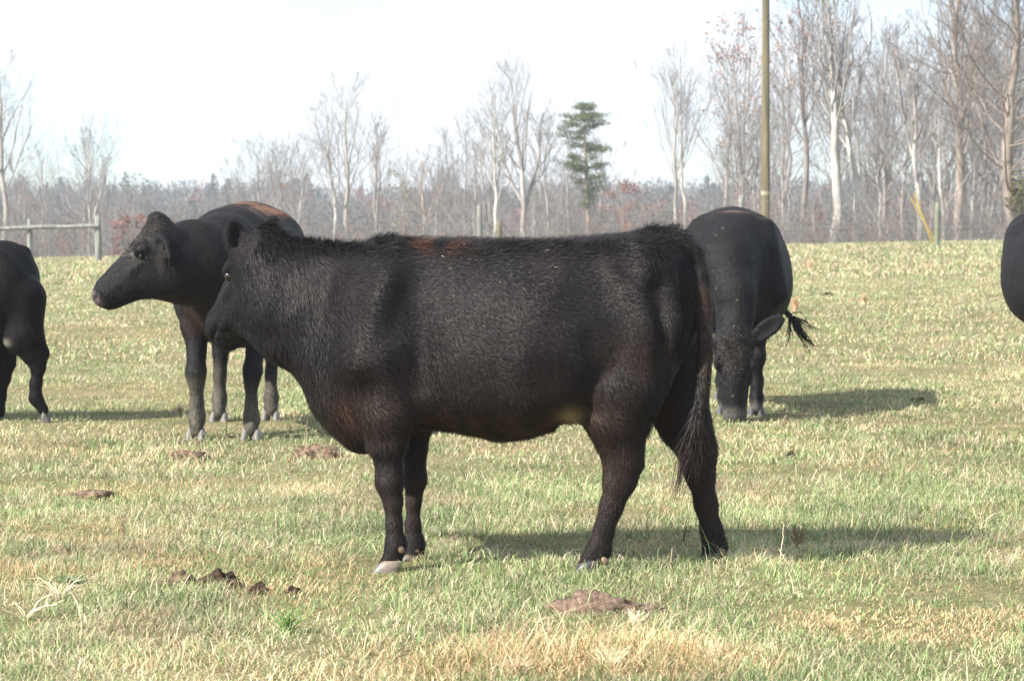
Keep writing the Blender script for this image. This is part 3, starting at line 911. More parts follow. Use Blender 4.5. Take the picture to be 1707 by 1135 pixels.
def build_cow(name, label, cat, loc, rz, s=1.0, neck=None, head_o=None, head_R=None, hs=1.0, ears=None, legs=None, res=.014, colour=None, tail=None, hair=12000,
              hoofcol=((.5, .45, .36), (.3, .29, .27)), mirror=False, poll=.02, wide=1.0, coat_len=.014, curls=False, extra=None, gut=0.0, neck_lat=.72, neck_ld=(0, 1, 0)):
    root = thing(name, label, cat, loc, rz)
    pts = [head_o] + [p for p, r in neck]
    if head_R is not None: pts.append(head_o + head_R[:, 0] * .55)
    pts = np.array(pts)
    lo = np.minimum(np.array([-1.05 * s, -.5 * s * wide, .02]), pts.min(0) - .3); hi = np.maximum(np.array([1.0 * s, .5 * s * wide, 1.45 * s]), pts.max(0) + .3)
    lo[2] = max(lo[2], .0)
    F = Field(lo, hi, res)
    F.trunk([(a * s, b * s, (c - gut * math.exp(-((a + .15) / .4) ** 2)) * s, d * s * wide, 0) for a, b, c, d in AD], 2.25, .03)
    for sg in (1, -1):
        F.ell((.48 * s, sg * .20 * s, .92 * s), np.array([.17, .10, .27]) * s, None, .06)
        F.ell((-.66 * s, sg * .19 * s, 1.0 * s), np.array([.22, .12, .28]) * s, None, .06)
        F.cap((-.40 * s, sg * .20 * s, 1.20 * s), (-.5 * s, sg * .24 * s, 1.16 * s), .06 * s, .06 * s, .07)
    F.cap((.70 * s, 0, .80 * s), (.62 * s, 0, .58 * s), .14 * s, .085 * s, .06)
    legs = legs or {}
    hooves = []
    DEF = {
        'fl': [(.47, .19, .80, .13), (.45, .19, .64, .095), (.46, .17, .50, .066), (.48, .165, .38, .068), (.475, .16, .32, .048), (.47, .16, .20, .044), (.47, .16, .12, .056), (.50, .16, .06, .050)],
        'hl': [(-.66, .19, .92, .17), (-.56, .21, .74, .13), (-.64, .19, .60, .085), (-.73, .175, .49, .062), (-.735, .17, .43, .060), (-.72, .17, .28, .045), (-.70, .17, .14, .055), (-.66, .17, .06, .050)]}
    DEF['fr'] = [(a, -b, c, d) for a, b, c, d in DEF['fl']]; DEF['hr'] = [(a, -b, c, d) for a, b, c, d in DEF['hl']]
    for kx in ('fl', 'fr', 'hl', 'hr'):
        nd = legs.get(kx) or DEF[kx]
        off = legs.get(kx + '_off', (0, 0))
        nodes = []
        for i, (a, b, c, d) in enumerate(nd):
            q = sstep(.85, .3, c)
            nodes.append((np.array([a * s + off[0] * q, b * s + off[1] * q, c * s]), d * s))
        F.limb(nodes, .82, .03)
        if kx[0] == 'h':
            hk = nodes[3][0]
            F.cap(nodes[1][0] + np.array([-.07 * s, 0, 0]), hk + np.array([-.045 * s, 0, .02 * s]), .06 * s, .024 * s, .04, .6)
        hooves.append((nodes[-1][0], kx))
    F.limb(neck, neck_lat, .06, neck_ld)
    ears = ears or ((1, 'out'), (-1, 'out'))
    T = add_head(F, head_o, head_R, hs, ears, poll=poll, earlen=1.12, earx=.02)
    # tail
    tn = tail or [((-.88, 0, 1.28), .045), ((-.95, 0, 1.20), .035), ((-.98, 0, 1.0), .028), ((-.98, 0, .75), .022), ((-.97, 0, .55), .018)]
    tn = [(np.array(p) * s, r * s) for p, r in tn]
    F.limb(tn, 1.0, .02)
    if extra: extra(F)
    F.noise_push(.016, 6)
    F.noise_push(.007, 17, 9)
    V, Q = F.mesh(2)
    if False:
        dd = np.linalg.norm(V - (head_o + head_R[:, 0] * .09 + head_R[:, 2] * .02), axis=1)
        N, _ = vert_normals(V, Q)
        V = V + N * ((vnoise(V, 55, 8) - .4) * .024 * sstep(.19, .10, dd))[:, None]
    cf0 = colour or (lambda P: np.broadcast_to(BLACK, (len(P), 3)))
    def cf(P):
        c = np.array(cf0(P))
        q = (P - head_o) @ head_R / hs
        nw = (sstep(.478, .492, q[:, 0]) * sstep(.075, .06, np.abs(q[:, 1])) * sstep(-.145, -.130, q[:, 2]))[:, None]
        hole = np.exp(-(((np.abs(q[:, 1]) - .042) / .014) ** 2 + ((q[:, 2] + .078) / .011) ** 2) * .9)[:, None]
        ncol = np.array([.085, .068, .070]) * (1 - hole) + .004 * hole
        lid = np.exp(-(((q[:, 0] - .17) / .035) ** 2 + ((q[:, 2] + .06) / .018) ** 2))[:, None] * (np.abs(q[:, 1]) > .07)[:, None] * .32
        c = c * (1 - lid) + np.array([.045, .038, .034]) * lid
        return c * (1 - nw) + ncol * nw
    mesh_np('body', V, [Q], M['sleek'], True, cf(V), root)
    def flow(P):
        t = np.tile(np.array([-.7, 0, -.6]), (len(P), 1)); leg = sstep(.6, .45, P[:, 2])[:, None]
        return t * (1 - leg) + np.array([0, 0, -1.0]) * leg
    if hair:
        add_coat(root, V, Q, hair, flow, lambda P: coat_len + 0 * P[:, 0], lambda P: .15 + 0 * P[:, 0], lambda P, n: cf(P) * (.6 + 2.4 * vnoise(P, 80, 17)[:, None] ** 2) + .001, width=.0032)
    if curls:
        fc = head_o + head_R[:, 0] * .09 * hs + head_R[:, 2] * .03
        wt = lambda p, n: np.exp(-(((p - fc) @ head_R[:, 0]) ** 2 / .006 + ((p - fc) @ head_R[:, 1]) ** 2 / .004 + ((p - fc) @ head_R[:, 2]) ** 2 / .002))
        add_coat(root, V, Q, 6500, lambda P: np.random.default_rng(3).normal(0, 1, P.shape), lambda P: .017 + 0 * P[:, 0], lambda P: .55 + 0 * P[:, 0],
                 lambda P, n: np.array([.020, .017, .016]) * (.5 + 2.6 * vnoise(P, 70, 19)[:, None]), width=.004, name='forehead_curls', weight=wt, seed=4)
    for sg in (1, -1):
        blob('eye', root, T(.168, sg * .103, -.060), (.020 * hs, .014 * hs, .018 * hs), (.01, .01, .01), M['eye'])
    for p, kx in hooves:
        q = legs.get(kx + '_hoof')
        if q: add_hoof(root, Vector(q[0]), q[1], q[2], s, *hoofcol)
        else: add_hoof(root, (p[0] + .012, p[1], -.005), 0, 0, s * 1.16, *hoofcol)
    # tail switch
    e = tn[-1][0]; dv = tn[-1][0] - tn[-2][0]; dv /= np.linalg.norm(dv)
    return root, F, T, e, dv

def facing(deg):
    """rotation so the animal's forward (+x) points at a compass heading: 0 = image right, 90 = away, 180 = image left, 270 = to the camera"""
    return math.radians(deg)

def to_local(w, loc, rz):
    c, s_ = math.cos(-rz), math.sin(-rz)
    d = np.array(w) - np.array(loc)
    return np.array([c * d[0] - s_ * d[1], s_ * d[0] + c * d[1], d[2]])
def dir_local(v, rz): return to_local(v, (0, 0, 0), rz)

# cow behind on the left, body end-on, head turned to image left in profile
def cow_left():
    loc = np.array([-1.63, 15.45, 0.0]); rz = facing(270)
    loc_z = loc
    poll = to_local(at(266, 380, 14.35), loc, rz)
    f = dir_local((-.79, -.06, -.64), rz); l = dir_local((.05, -1.0, .0), rz)
    R = frame(f, l)
    nk = [(np.array([.50, 0, 1.02]), .29), (to_local(at(368, 440, 14.75), loc, rz), .265), (to_local(at(322, 438, 14.5), loc, rz), .225), (to_local(at(290, 442, 14.40), loc, rz), .19)]
    def colour(P):
        c = np.broadcast_to(BLACK * .9, (len(P), 3)).copy()
        z = P[:, 2]; n1 = vnoise(P, 6, 3); n2 = vnoise(P, 24, 4)
        back = sstep(1.24, 1.31, z) * sstep(.5, .2, P[:, 0]) * sstep(.35, .65, n1 * .6 + n2 * .4) * (P[:, 0] > -.8)
        c = c * (1 - .75 * back[:, None]) + np.array([.20, .10, .06]) * .75 * back[:, None]
        sd = sstep(.9, 1.1, z) * .2 * (P[:, 0] < .3)
        c = c * (1 - sd[:, None]) + BROWN * sd[:, None]
        mud = sstep(.42, .20, z + .16 * (n1 - .5) + .10 * (n2 - .5)) * (.45 + .5 * n2)
        c = c * (1 - mud[:, None]) + np.array([.095, .085, .068]) * mud[:, None]
        ch = np.exp(-((P[:, 1] + .2) ** 2) / .01) * sstep(.55, .65, z) * sstep(.9, .8, z) * (P[:, 0] > .5) * .5 * n1
        c = c * (1 - ch[:, None]) + RUST * ch[:, None]
        dust = np.exp(-np.linalg.norm(P - (poll + R[:, 0] * .16 + R[:, 2] * .03), axis=1) ** 2 / .008) * (vnoise(P, 95, 9) > .60)
        c = c * (1 - .6 * dust[:, None]) + np.array([.26, .24, .20]) * .6 * dust[:, None]
        return c
    def throat(F):
        F.cap(to_local(at(250, 462, 14.33), loc, rz), to_local(at(296, 468, 14.42), loc, rz), .105, .120, .04, .75, (1, 0, 0))
    legs = {'fl_off': (.13, -.03), 'fr_off': (.13, -.02), 'hl_off': (-.1, -.06), 'hr_off': (.05, -.02)}
    root, F, T, e, dv = build_cow('cow', 'black cow behind on the left, head turned in profile towards the left, muddy lower legs', 'cow', loc, rz, 1.02, nk, poll, R, 1.02,
        ears=((1, ('abs', dir_local((.35, -.75, -.75), rz), dir_local((-.9, -.3, 0), rz))), (-1, 'out')), legs=legs, res=.0125, colour=colour, hair=85000, poll=.03, curls=True, neck_lat=.72, neck_ld=(1, 0, 0), extra=throat, hoofcol=((.20, .185, .155), (.12, .115, .11)))
    strands(root, 'tail_switch', [e], [e + np.array([.02, 0, -.28]), e + np.array([-.03, .03, -.3])], BLACK, 60, .006, .012, 8)
    eb = T(.02, .11, -.05); ed = dir_local((.35, -.75, -.75), rz); ed = ed / np.linalg.norm(ed)
    strands(root, 'ear_hair', [eb + ed * u for u in (.03, .07, .11, .15)], [eb + ed * u + dir_local((-.06, -.02, -.07), rz) for u in (.10, .15, .20, .23)], np.array([.030, .025, .022]), 150, .004, .006, 19)
    pr = [T(.0, .02 * i, .03) for i in range(-3, 4)]
    strands(root, 'poll_tuft', pr, [T(.06, .02 * i, .055) for i in range(-3, 4)], BROWN * .8, 130, .005, .012, 9)
cow_left()

def grazing(label, loc, rz, mirror, seed, tailside, polldef=None, colr=None):
    sg = -1 if mirror else 1
    # local: +x forward (towards the camera), +y the cow's own left = image right
    hy = -.09 if mirror else .02
    poll = np.array([1.13, hy, .53])
    f = (.12, .0, -1.0); R = frame(f, (.0, 1, 0))
    nk = [(np.array([.50, 0, 1.02]), .27), (np.array([.72, -.03 * sg, .96]), .215), (np.array([.92, hy, .78]), .145), (np.array([.99, hy, .60]), .118), (np.array([1.01, hy, .48]), .105)]
    def colour(P):
        c = np.broadcast_to(BLACK * 1.05, (len(P), 3)).copy()
        z = P[:, 2]; n1 = vnoise(P, 6, 13); n2 = vnoise(P, 30, 14)
        back = np.exp(-((P[:, 0] - .42) ** 2) / .006) * sstep(1.22, 1.28, z) * sstep(.3, .6, n1)
        c = c * (1 - .7 * back[:, None]) + np.array([.19, .12, .09]) * .7 * back[:, None]
        seeds = ((vnoise(P, 260, 15) > .93) & (P[:, 0] > .7)) * .22
        c = c * (1 - seeds[:, None]) + np.array([.45, .38, .22]) * seeds[:, None]
        mud = sstep(.12, .05, z) * .35
        c = c * (1 - mud[:, None]) + np.array([.2, .19, .17]) * mud[:, None]
        return c
    def folds(F):
        for q in (1, -1):
            F.cap((.50, q * .10, 1.27), (.98, hy + q * .075, .66), .035, .030, .05)
            F.cap((.60, q * .27, 1.05), (.62, q * .25, .60), .020, .020, .07, 1, sub=True)
            F.cap((.44, q * .22, 1.22), (.52, q * .30, .78), .05, .06, .06)
            F.cap((.20, q * .41, .98), (.22, q * .42, .66), .008, .008, .06, 1, sub=True)
    ears = ((1 * sg, ('abs', np.array([0, .78 * sg, .62]), np.array([1.0, 0, 0]))), (-1 * sg, ('abs', np.array([0, -.9 * sg, .2]), np.array([1.0, 0, 0]))))
    ts = 1 if not mirror else 0
    tl = [((-.88, 0, 1.28), .045), ((-.98, .04 * ts, 1.14), .035), ((-1.02, .14 * ts, .92), .028), ((-1.03, .28 * ts, .70), .022), ((-1.02, .40 * ts, .58), .018)]
    legs = {'fl_off': (.10, .0), 'fr_off': (.04, .12), 'hr_off': (0, .10)} if not mirror else {'fl_off': (.12, .0), 'fr_off': (.14, .13), 'hr_off': (0, .16)}
    root, F, T, e, dv = build_cow('cow', label, 'cow', loc, rz, 1.0, nk, poll, R, 1.07, ears=ears, legs=legs, res=.0135, colour=colour, hair=60000, tail=tl,
        hoofcol=((.10, .095, .09), (.06, .06, .06)), wide=.97, poll=.01, curls=True, neck_lat=.85, extra=folds)
    # poll seeds: dry grass bits caught in the hair
    rg = np.random.default_rng(seed)
    tips = [e + np.array([.0, .20 * ts, -.26]), e + np.array([.0, .14 * ts, -.28]), e + np.array([0, .24 * ts, -.12]), e + np.array([0, .19 * ts, -.24]), e + np.array([0, -.04 * ts, -.24])]
    strands(root, 'tail_switch', [e], tips, BLACK, 60, .010, .016, seed)
grazing('black cow grazing head down behind the heifer\'s rump, facing the camera', np.array([1.46, 17.15, 0.0]), facing(270 - 5), False, 21, 1)
_gx = at(1792, 700, 17.15)[0]
grazing('black cow cut off by the right edge, only its round belly side in view', np.array([_gx, 17.15, 0.0]), facing(270 + 4), True, 22, -1)

# calf at the left edge, walking out of the picture
def calf():
    D = 16.0
    loc = np.array([0.0, D, 0.0]); s = .84
    rear = at(60, 480, D)[0]
    loc[0] = rear - .92 * s
    rz = facing(180)
    def Lp(px, py, yl):
        w = at(px, py, D - yl); q = to_local(w, loc, rz); q[1] = yl; return q / s
    nk = [(np.array([.42, 0, .88]), .20), (np.array([.66, 0, .98]), .15), (np.array([.84, 0, 1.06]), .12)]
    R = frame((.8, 0, -.55), (0, 1, 0))
    def leg(pts, rr): return [(*Lp(px, py, yl), r) for (px, py, yl), r in zip(pts, rr)]
    hl = leg([(35, 500, .10), (40, 560, .12), (55, 590, .12), (66, 592, .12), (64, 612, .12), (60, 640, .12), (60, 664, .12), (72, 682, .12)], [.19, .14, .085, .058, .055, .047, .050, .040])
    hr = leg([(15, 500, -.12), (5, 560, -.13), (2, 595, -.13), (8, 610, -.13), (5, 630, -.13), (0, 660, -.13), (-4, 685, -.13), (-12, 696, -.13)], [.17, .13, .085, .060, .055, .045, .048, .040])
    def colour(P):
        c = np.broadcast_to(BLACK * .55, (len(P), 3)).copy()
        q = Lp(8, 572, .2) * s
        w = np.exp(-(((P[:, 0] - q[0]) ** 2) / .0012 + ((P[:, 2] - q[2]) ** 2) / .0005)) * .7
        return c * (1 - w[:, None]) + np.array([.22, .20, .17]) * w[:, None]
    hf = Lp(76, 690, .12) * s
    root, F, T, e, dv = build_cow('calf', 'black calf walking out of the left edge with one hind hoof raised', 'calf', loc, rz, s, nk, np.array([.93, 0, 1.17]), R, .8,
        legs={'hl': hl, 'hr': hr, 'hl_hoof': ((hf[0] + .02, hf[1], hf[2] - .035), 0, -2.2 + .5)}, res=.0125, colour=colour, hair=26000, coat_len=.016, wide=.82,
        hoofcol=((.18, .15, .13), (.08, .07, .07)), tail=[((-.84, 0, 1.26), .045), ((-.90, -.05, 1.12), .03), ((-.88, -.12, .9), .022), ((-.84, -.14, .7), .018)])
    strands(root, 'tail_switch', [e], [e + np.array([.0, 0, -.2])], BLACK, 40, .005, .01, 11)
calf()

# ------------------------------------------------------------------ trees
def grow(P, R, nper, t0, t1, ang, lenf, rf, K, up, rg, jit=.12, wob=.05):
    """children of every path in P (B,N,3)"""
    B, N, _ = P.shape
    t = rg.uniform(t0, t1, (B, nper)); t.sort(axis=1)
    idx = t * (N - 1); i = np.clip(idx.astype(int), 0, N - 2); fr = (idx - i)[..., None]
    b = np.arange(B)[:, None]
    p = P[b, i] * (1 - fr) + P[b, i + 1] * fr
    d = P[b, i + 1] - P[b, i]; d /= np.maximum(np.linalg.norm(d, axis=2, keepdims=True), 1e-9)
    r = R[b, i] * (1 - fr[..., 0]) + R[b, i + 1] * fr[..., 0]
    L0 = np.linalg.norm(np.diff(P, axis=1), axis=2).sum(1)[:, None]
    az = np.arange(nper)[None, :] * 2.4 + rg.uniform(0, 6.28, (B, 1)) + rg.normal(0, .4, (B, nper))
    ref = np.where(np.abs(d[..., 2:3]) > .9, np.array([1.0, 0, 0]), np.array([0, 0, 1.0]))
    A = np.cross(d, ref); A /= np.linalg.norm(A, axis=2, keepdims=True); C = np.cross(d, A)
    side = np.cos(az)[..., None] * A + np.sin(az)[..., None] * C
    an = ang + rg.normal(0, .14, (B, nper))
    dr = d * np.cos(an)[..., None] + side * np.sin(an)[..., None]
    L = L0 * lenf * (1.15 - .75 * (t - t0) / max(t1 - t0, 1e-6)) * rg.uniform(.65, 1.25, (B, nper))
    cur = p.reshape(-1, 3); dd = dr.reshape(-1, 3); L = L.ravel(); r = r.ravel()
    out = [cur]; step = (L / (K - 1))[:, None]
    for k in range(K - 1):
        dd = dd + np.array([0, 0, up]) + rg.normal(0, jit, dd.shape)
        dd /= np.linalg.norm(dd, axis=1, keepdims=True)
        cur = cur + dd * step; out.append(cur)
    Pn = np.stack(out, 1)
    r0 = np.minimum(r * rf, r)
    Rn = r0[:, None] * np.linspace(1, .35, K)[None, :]
    return Pn, Rn

def tree_meshes(H, r, seed, first=.3, n1=22, ang=.7, len1=.42, up=.12, twigs=True, white=.5, col=(.30, .27, .25), n2=6, n3=4, lean=(0, 0), fork=False, leafcol=None, leafn=0, tw=(.185, .17, .165), rf1=.36):
    rg = np.random.default_rng(seed)
    K = 14; t = np.linspace(0, 1, K)
    w = np.cumsum(rg.normal(0, .012 * H, (K, 2)) * .6, 0); w -= w[0]
    P = np.stack([w[:, 0] + lean[0] * t * H, w[:, 1] + lean[1] * t * H, t * H], 1)[None]
    R = (r * (1 - t) ** .75 + .012)[None]
    R[0, 0] *= 1.25
    if fork:
        P2, R2 = grow(P, R, 2, .32, .5, .35, .62, .8, K, .10, rg, .05)
        stems = [(P, R), (P2, R2)]
    else: stems = [(P, R)]
    l1 = [grow(p, rr, n1 if j == 0 else n1 // 2, first if j == 0 else .25, .97, ang, len1, rf1, 8, up, rg) for j, (p, rr) in enumerate(stems)]
    P1 = np.concatenate([a for a, _ in l1]); R1 = np.concatenate([b for _, b in l1])
    P2, R2 = grow(P1, R1, n2, .2, .98, .65, .45, .5, 6, up * .8, rg)
    P3, R3 = grow(P2, R2, n3, .2, .98, .6, .5, .6, 4, up * .6, rg)
    col = np.array(col) * .78
    T = Acc()
    for p, rr in stems:
        V, Q = tubes(p, rr, 8)
        # pale blotchy bark, paler higher where the sycamores shed
        nz = vnoise(V * np.array([2, 2, 1.0]), 1.2, seed)
        wt = (sstep(.35, .6, nz) * white)[:, None]
        C = col * (1 - wt) + np.array([.50, .48, .44]) * wt
        T.add(V, Q, None, C)
    T1 = Acc()
    V, Q = tubes(P1, np.maximum(R1, .012), 5); 
    wt = (sstep(.4, .65, vnoise(V, 1.5, seed)) * white * .7)[:, None]
    T1.add(V, Q, None, np.array(col) * (1 - wt) + np.array([.42, .40, .37]) * wt)
    V, Q = tubes(P2, np.maximum(R2, .007), 3); T1.add(V, Q, None, np.array(tw) * 1.05)
    V, Q = tubes(P3, np.maximum(R3, .005), 3); T1.add(V, Q, None, np.array(tw))
    if leafn:
        ends = P3[:, -1]; ii = rg.integers(0, len(ends), leafn)
        q = ends[ii] + rg.normal(0, .10, (leafn, 3))
        a = rg.normal(0, 1, (leafn, 3)); a /= np.linalg.norm(a, axis=1, keepdims=True); bb = np.cross(a, rg.normal(0, 1, (leafn, 3))); bb /= np.linalg.norm(bb, axis=1, keepdims=True)
        sz = rg.uniform(.05, .10, (leafn, 1))
        LV = np.stack([q - a * sz, q + bb * sz * .6, q + a * sz, q - bb * sz * .6], 1).reshape(-1, 3)
        LQ = np.arange(leafn)[:, None] * 4 + np.arange(4)
        LC = np.repeat(np.array(leafcol)[None] * rg.uniform(.6, 1.4, (leafn, 1)), 4, 0)
        T1.add(LV, LQ, None, LC)
    return T, T1

def tree(name, label, base, H, r, seed, group=None, rz=0, **kw):
    T, T1 = tree_meshes(H, r, seed, **kw)
    root = thing(name, label, 'tree', base, rz, group)
    T.build('trunk', M['bark'], root, True); T1.build('crown', M['twig'], root)
    return root

def copy_tree(src, loc, rz, sc, label=None, group=None):
    r = src.copy(); COL.objects.link(r); r.location = loc; r.rotation_euler = (0, 0, rz); r.scale = (sc, sc, sc)
    if label: r['label'] = label
    if group: r['group'] = group
    for ch in list(src.children):
        c = ch.copy(); COL.objects.link(c); c.parent = r
    return r

def tbase(px, d):
    x = (px - 853.5) * d / FPX
    return np.array([x, d, float(gh(x, d))])
def theight(py, d, base): return at(853, py, d)[2] - base[2]

def hero(px, top, d, label, seed, r=None, **kw):
    b = tbase(px, d); H = theight(top, d, b)
    b[2] -= .1
    return tree('bare_tree', label, b, H, r or H * .016, seed, **kw)

G = dict(white=.75, col=(.33, .30, .27))
hero(4, 120, 118, 'white trunked bare tree at the far left edge, behind the rail fence', 101, first=.35, n1=18, ang=.6, **G)
hero(150, 205, 150, 'slender bare tree just left of the taller rail fence post', 102, .10, first=.3, n1=16, ang=.55, fork=True, white=.4)
hero(440, 248, 190, 'round topped bare tree behind the back of the left cow', 103, first=.4, n1=26, ang=.8, len1=.4, white=.2, up=.08)
hero(492, 245, 200, 'second round topped bare tree, right of its twin behind the left cow', 104, first=.4, n1=26, ang=.8, len1=.4, white=.2, up=.08)
hero(548, 185, 160, 'thin pale bare tree just left of the white trunked one above the heifer\'s neck', 105, .13, first=.35, n1=18, ang=.55, **G)
hero(575, 160, 150, 'white trunked bare tree rising above the heifer\'s neck', 106, .17, first=.42, n1=20, ang=.55, **G)
hero(630, 200, 165, 'bare tree with many upright limbs above the heifer\'s shoulder', 107, .14, first=.25, n1=20, ang=.6, fork=True, white=.3)
hero(705, 265, 145, 'short bare tree with a brownish trunk above the heifer\'s rust patch', 108, .12, first=.35, n1=14, ang=.8, white=.1, col=(.36, .27, .22))
hero(775, 205, 175, 'twiggy grey bare tree left of the birch white trunk', 109, .12, first=.2, n1=24, ang=.6, white=.1)
hero(822, 160, 140, 'bare tree with the whitest trunk beside the pale fence posts', 110, .13, first=.4, n1=20, ang=.5, white=1.0, col=(.5, .48, .44))
hero(872, 125, 145, 'tall bare tree with a wide vase shaped fork left of the pine', 111, .20, first=.45, n1=18, ang=.5, len1=.5, fork=True, white=.5)
hero(920, 205, 150, 'very slim bare tree close to the left side of the pine', 112, .09, first=.3, n1=18, ang=.55, white=.3)
hero(945, 240, 170, 'faint slim bare tree touching the left side of the pine', 113, .09, first=.3, n1=14, ang=.6, white=.3)
hero(1127, 125, 135, 'slender forked bare tree above the heifer\'s tail head', 114, .12, first=.45, n1=14, ang=.5, len1=.5, white=.6)
hero(1145, 130, 137, 'slender bare tree, twin trunk to the right of the forked one above the tail head', 115, .11, first=.45, n1=14, ang=.45, len1=.45, white=.6)
hero(1203, 110, 150, 'faint bare tree above the grazing cow', 116, .13, first=.3, n1=20, ang=.6, white=.3)
hero(1243, 70, 140, 'bare tree holding a few rusty leaves left of the utility pole', 117, .13, first=.25, n1=22, ang=.6, white=.3, leafn=900, leafcol=(.33, .18, .12))
hero(1305, 130, 150, 'thin bare tree just right of the utility pole', 118, .10, first=.25, n1=18, ang=.6, white=.2)
hero(1340, -30, 120, 'tall dark trunked bare tree right of the utility pole', 119, .15, first=.35, n1=22, ang=.55, white=.05, col=(.22, .19, .17), leafn=500, leafcol=(.30, .15, .10))
hero(1390, -60, 118, 'tall bare tree with thick upright white trunk', 120, .24, first=.38, n1=26, ang=.5, len1=.45, **G)
hero(1432, 30, 119, 'leaning white trunked bare tree beside the thick upright white one', 121, .17, first=.4, n1=18, ang=.5, lean=(-.14, 0), white=.9, col=(.45, .42, .38))
hero(1470, 170, 130, 'bushy bare tree with crooked stems right of the leaning white one', 122, .12, first=.2, n1=24, ang=.7, fork=True, white=.4)
hero(1500, 90, 140, 'slim bare tree in the gap left of the yellow guards', 123, .12, first=.3, n1=20, ang=.6, white=.3)
hero(1535, 60, 115, 'bare tree with crooked grey trunk behind the yellow guards', 124, .14, first=.3, n1=22, ang=.6, fork=True, white=.5)
hero(1575, 150, 112, 'small bare tree with bent pale stems right of the yellow guards', 125, .10, first=.2, n1=18, ang=.7, white=.6)
hero(1593, -80, 118, 'tallest bare tree with a straight thick brown trunk in the right hand wood', 126, .25, first=.30, n1=34, ang=.65, len1=.36, white=.15, col=(.34, .27, .22))
hero(1640, -40, 125, 'tall bare tree between the thick brown trunk and the ivy covered one', 127, .16, first=.25, n1=30, ang=.7, white=.2)
hero(1618, 90, 122, 'slim mid height bare tree just right of the thick brown trunk', 128, .11, first=.25, n1=22, ang=.7, white=.3)
hero(1668, 60, 128, 'slim bare tree immediately left of the ivy covered trunk', 129, .11, first=.2, n1=24, ang=.7, white=.2)

# the big spreading tree at the right edge with ivy on its trunk
def ivy_tree():
    d = 100.0
    b = tbase(1694, d); H = theight(-140, d, b); b[2] -= .1
    root = tree('bare_tree', 'big spreading bare tree at the right edge with ivy on its trunk', b, H, .26, 140, first=.16, n1=64, ang=1.05, len1=.40, up=.06, white=.1, col=(.26, .21, .17), n2=10, n3=6, rf1=.20, tw=(.13, .11, .10))
    rg = np.random.default_rng(3); n = 1100
    z = rg.normal(1.75, .42, n); a = rg.uniform(0, 6.28, n); rr = .22 + rg.uniform(0, 1, n) ** 2 * .38 * np.exp(-((z - 1.8) / .5) ** 2) * (.6 + .5 * np.sin(a * 2 + z * 5))
    q = np.stack([np.cos(a) * rr, np.sin(a) * rr, z], 1)
    A = rg.normal(0, 1, (n, 3)); A /= np.linalg.norm(A, axis=1, keepdims=True); B = np.cross(A, rg.normal(0, 1, (n, 3))); B /= np.linalg.norm(B, axis=1, keepdims=True)
    sz = .05
    V = np.stack([q - A * sz, q + B * sz, q + A * sz, q - B * sz], 1).reshape(-1, 3)
    C = np.repeat(np.array([[.17, .15, .055]]) * rg.uniform(.5, 1.5, (n, 1)), 4, 0)
    Acc().add(V, np.arange(n)[:, None] * 4 + np.arange(4), None, C).build('ivy', M['leaf'], root)
ivy_tree()

# slimmer trees that make up the wood behind: individuals copied from a few sources
src = []
for i in range(5):
    T, T1 = tree_meshes(10.0, .11, 200 + i, first=.22, n1=18, ang=.65, n2=7, n3=4, white=.35 if i % 2 else .1, fork=(i == 2))
    rt = thing('bare_tree', 'slim bare tree deeper in the grey wood', 'tree')
    T.build('trunk', M['bark'], rt, True); T1.build('crown', M['twig'], rt)
    src.append(rt)
rg = np.random.default_rng(77)
places = []
for i in range(26): places.append((rg.uniform(1190, 1790), rg.uniform(130, 215), rg.uniform(40, 235)))
for i in range(12): places.append((rg.uniform(1450, 1790), rg.uniform(122, 160), rg.uniform(-20, 150)))
for i in range(22): places.append((rg.uniform(380, 1010), rg.uniform(165, 235), rg.uniform(225, 310)))
for i in range(12): places.append((rg.uniform(-90, 240), rg.uniform(170, 240), rg.uniform(245, 330)))
first = [True] * 5
for i, (px, d, top) in enumerate(places):
    b = tbase(px, d); H = theight(top, d, b); b[2] -= .1
    k = i % 5; sc = H / 10.0; rz = rg.uniform(0, 6.28)
    if px < 300: lb, gp = 'slim bare tree among others far behind the left rail fence', 'slim bare trees behind the rail fence'
    elif px < 1050: lb, gp = 'slim bare tree among others far behind the heifer and left cow', 'slim bare trees behind the heifer'
    elif px < 1276: lb, gp = 'slim bare tree in the wood left of the utility pole', 'slim bare trees left of the pole'
    else: lb, gp = 'slim bare tree in the dense wood right of the utility pole', 'slim bare trees right of the pole'
    if first[k]:
        src[k].location = b; src[k].rotation_euler = (0, 0, rz); src[k].scale = (sc,) * 3; first[k] = False; src[k]['label'] = lb; src[k]['group'] = gp
    else: copy_tree(src[k], b, rz, sc, lb, gp)

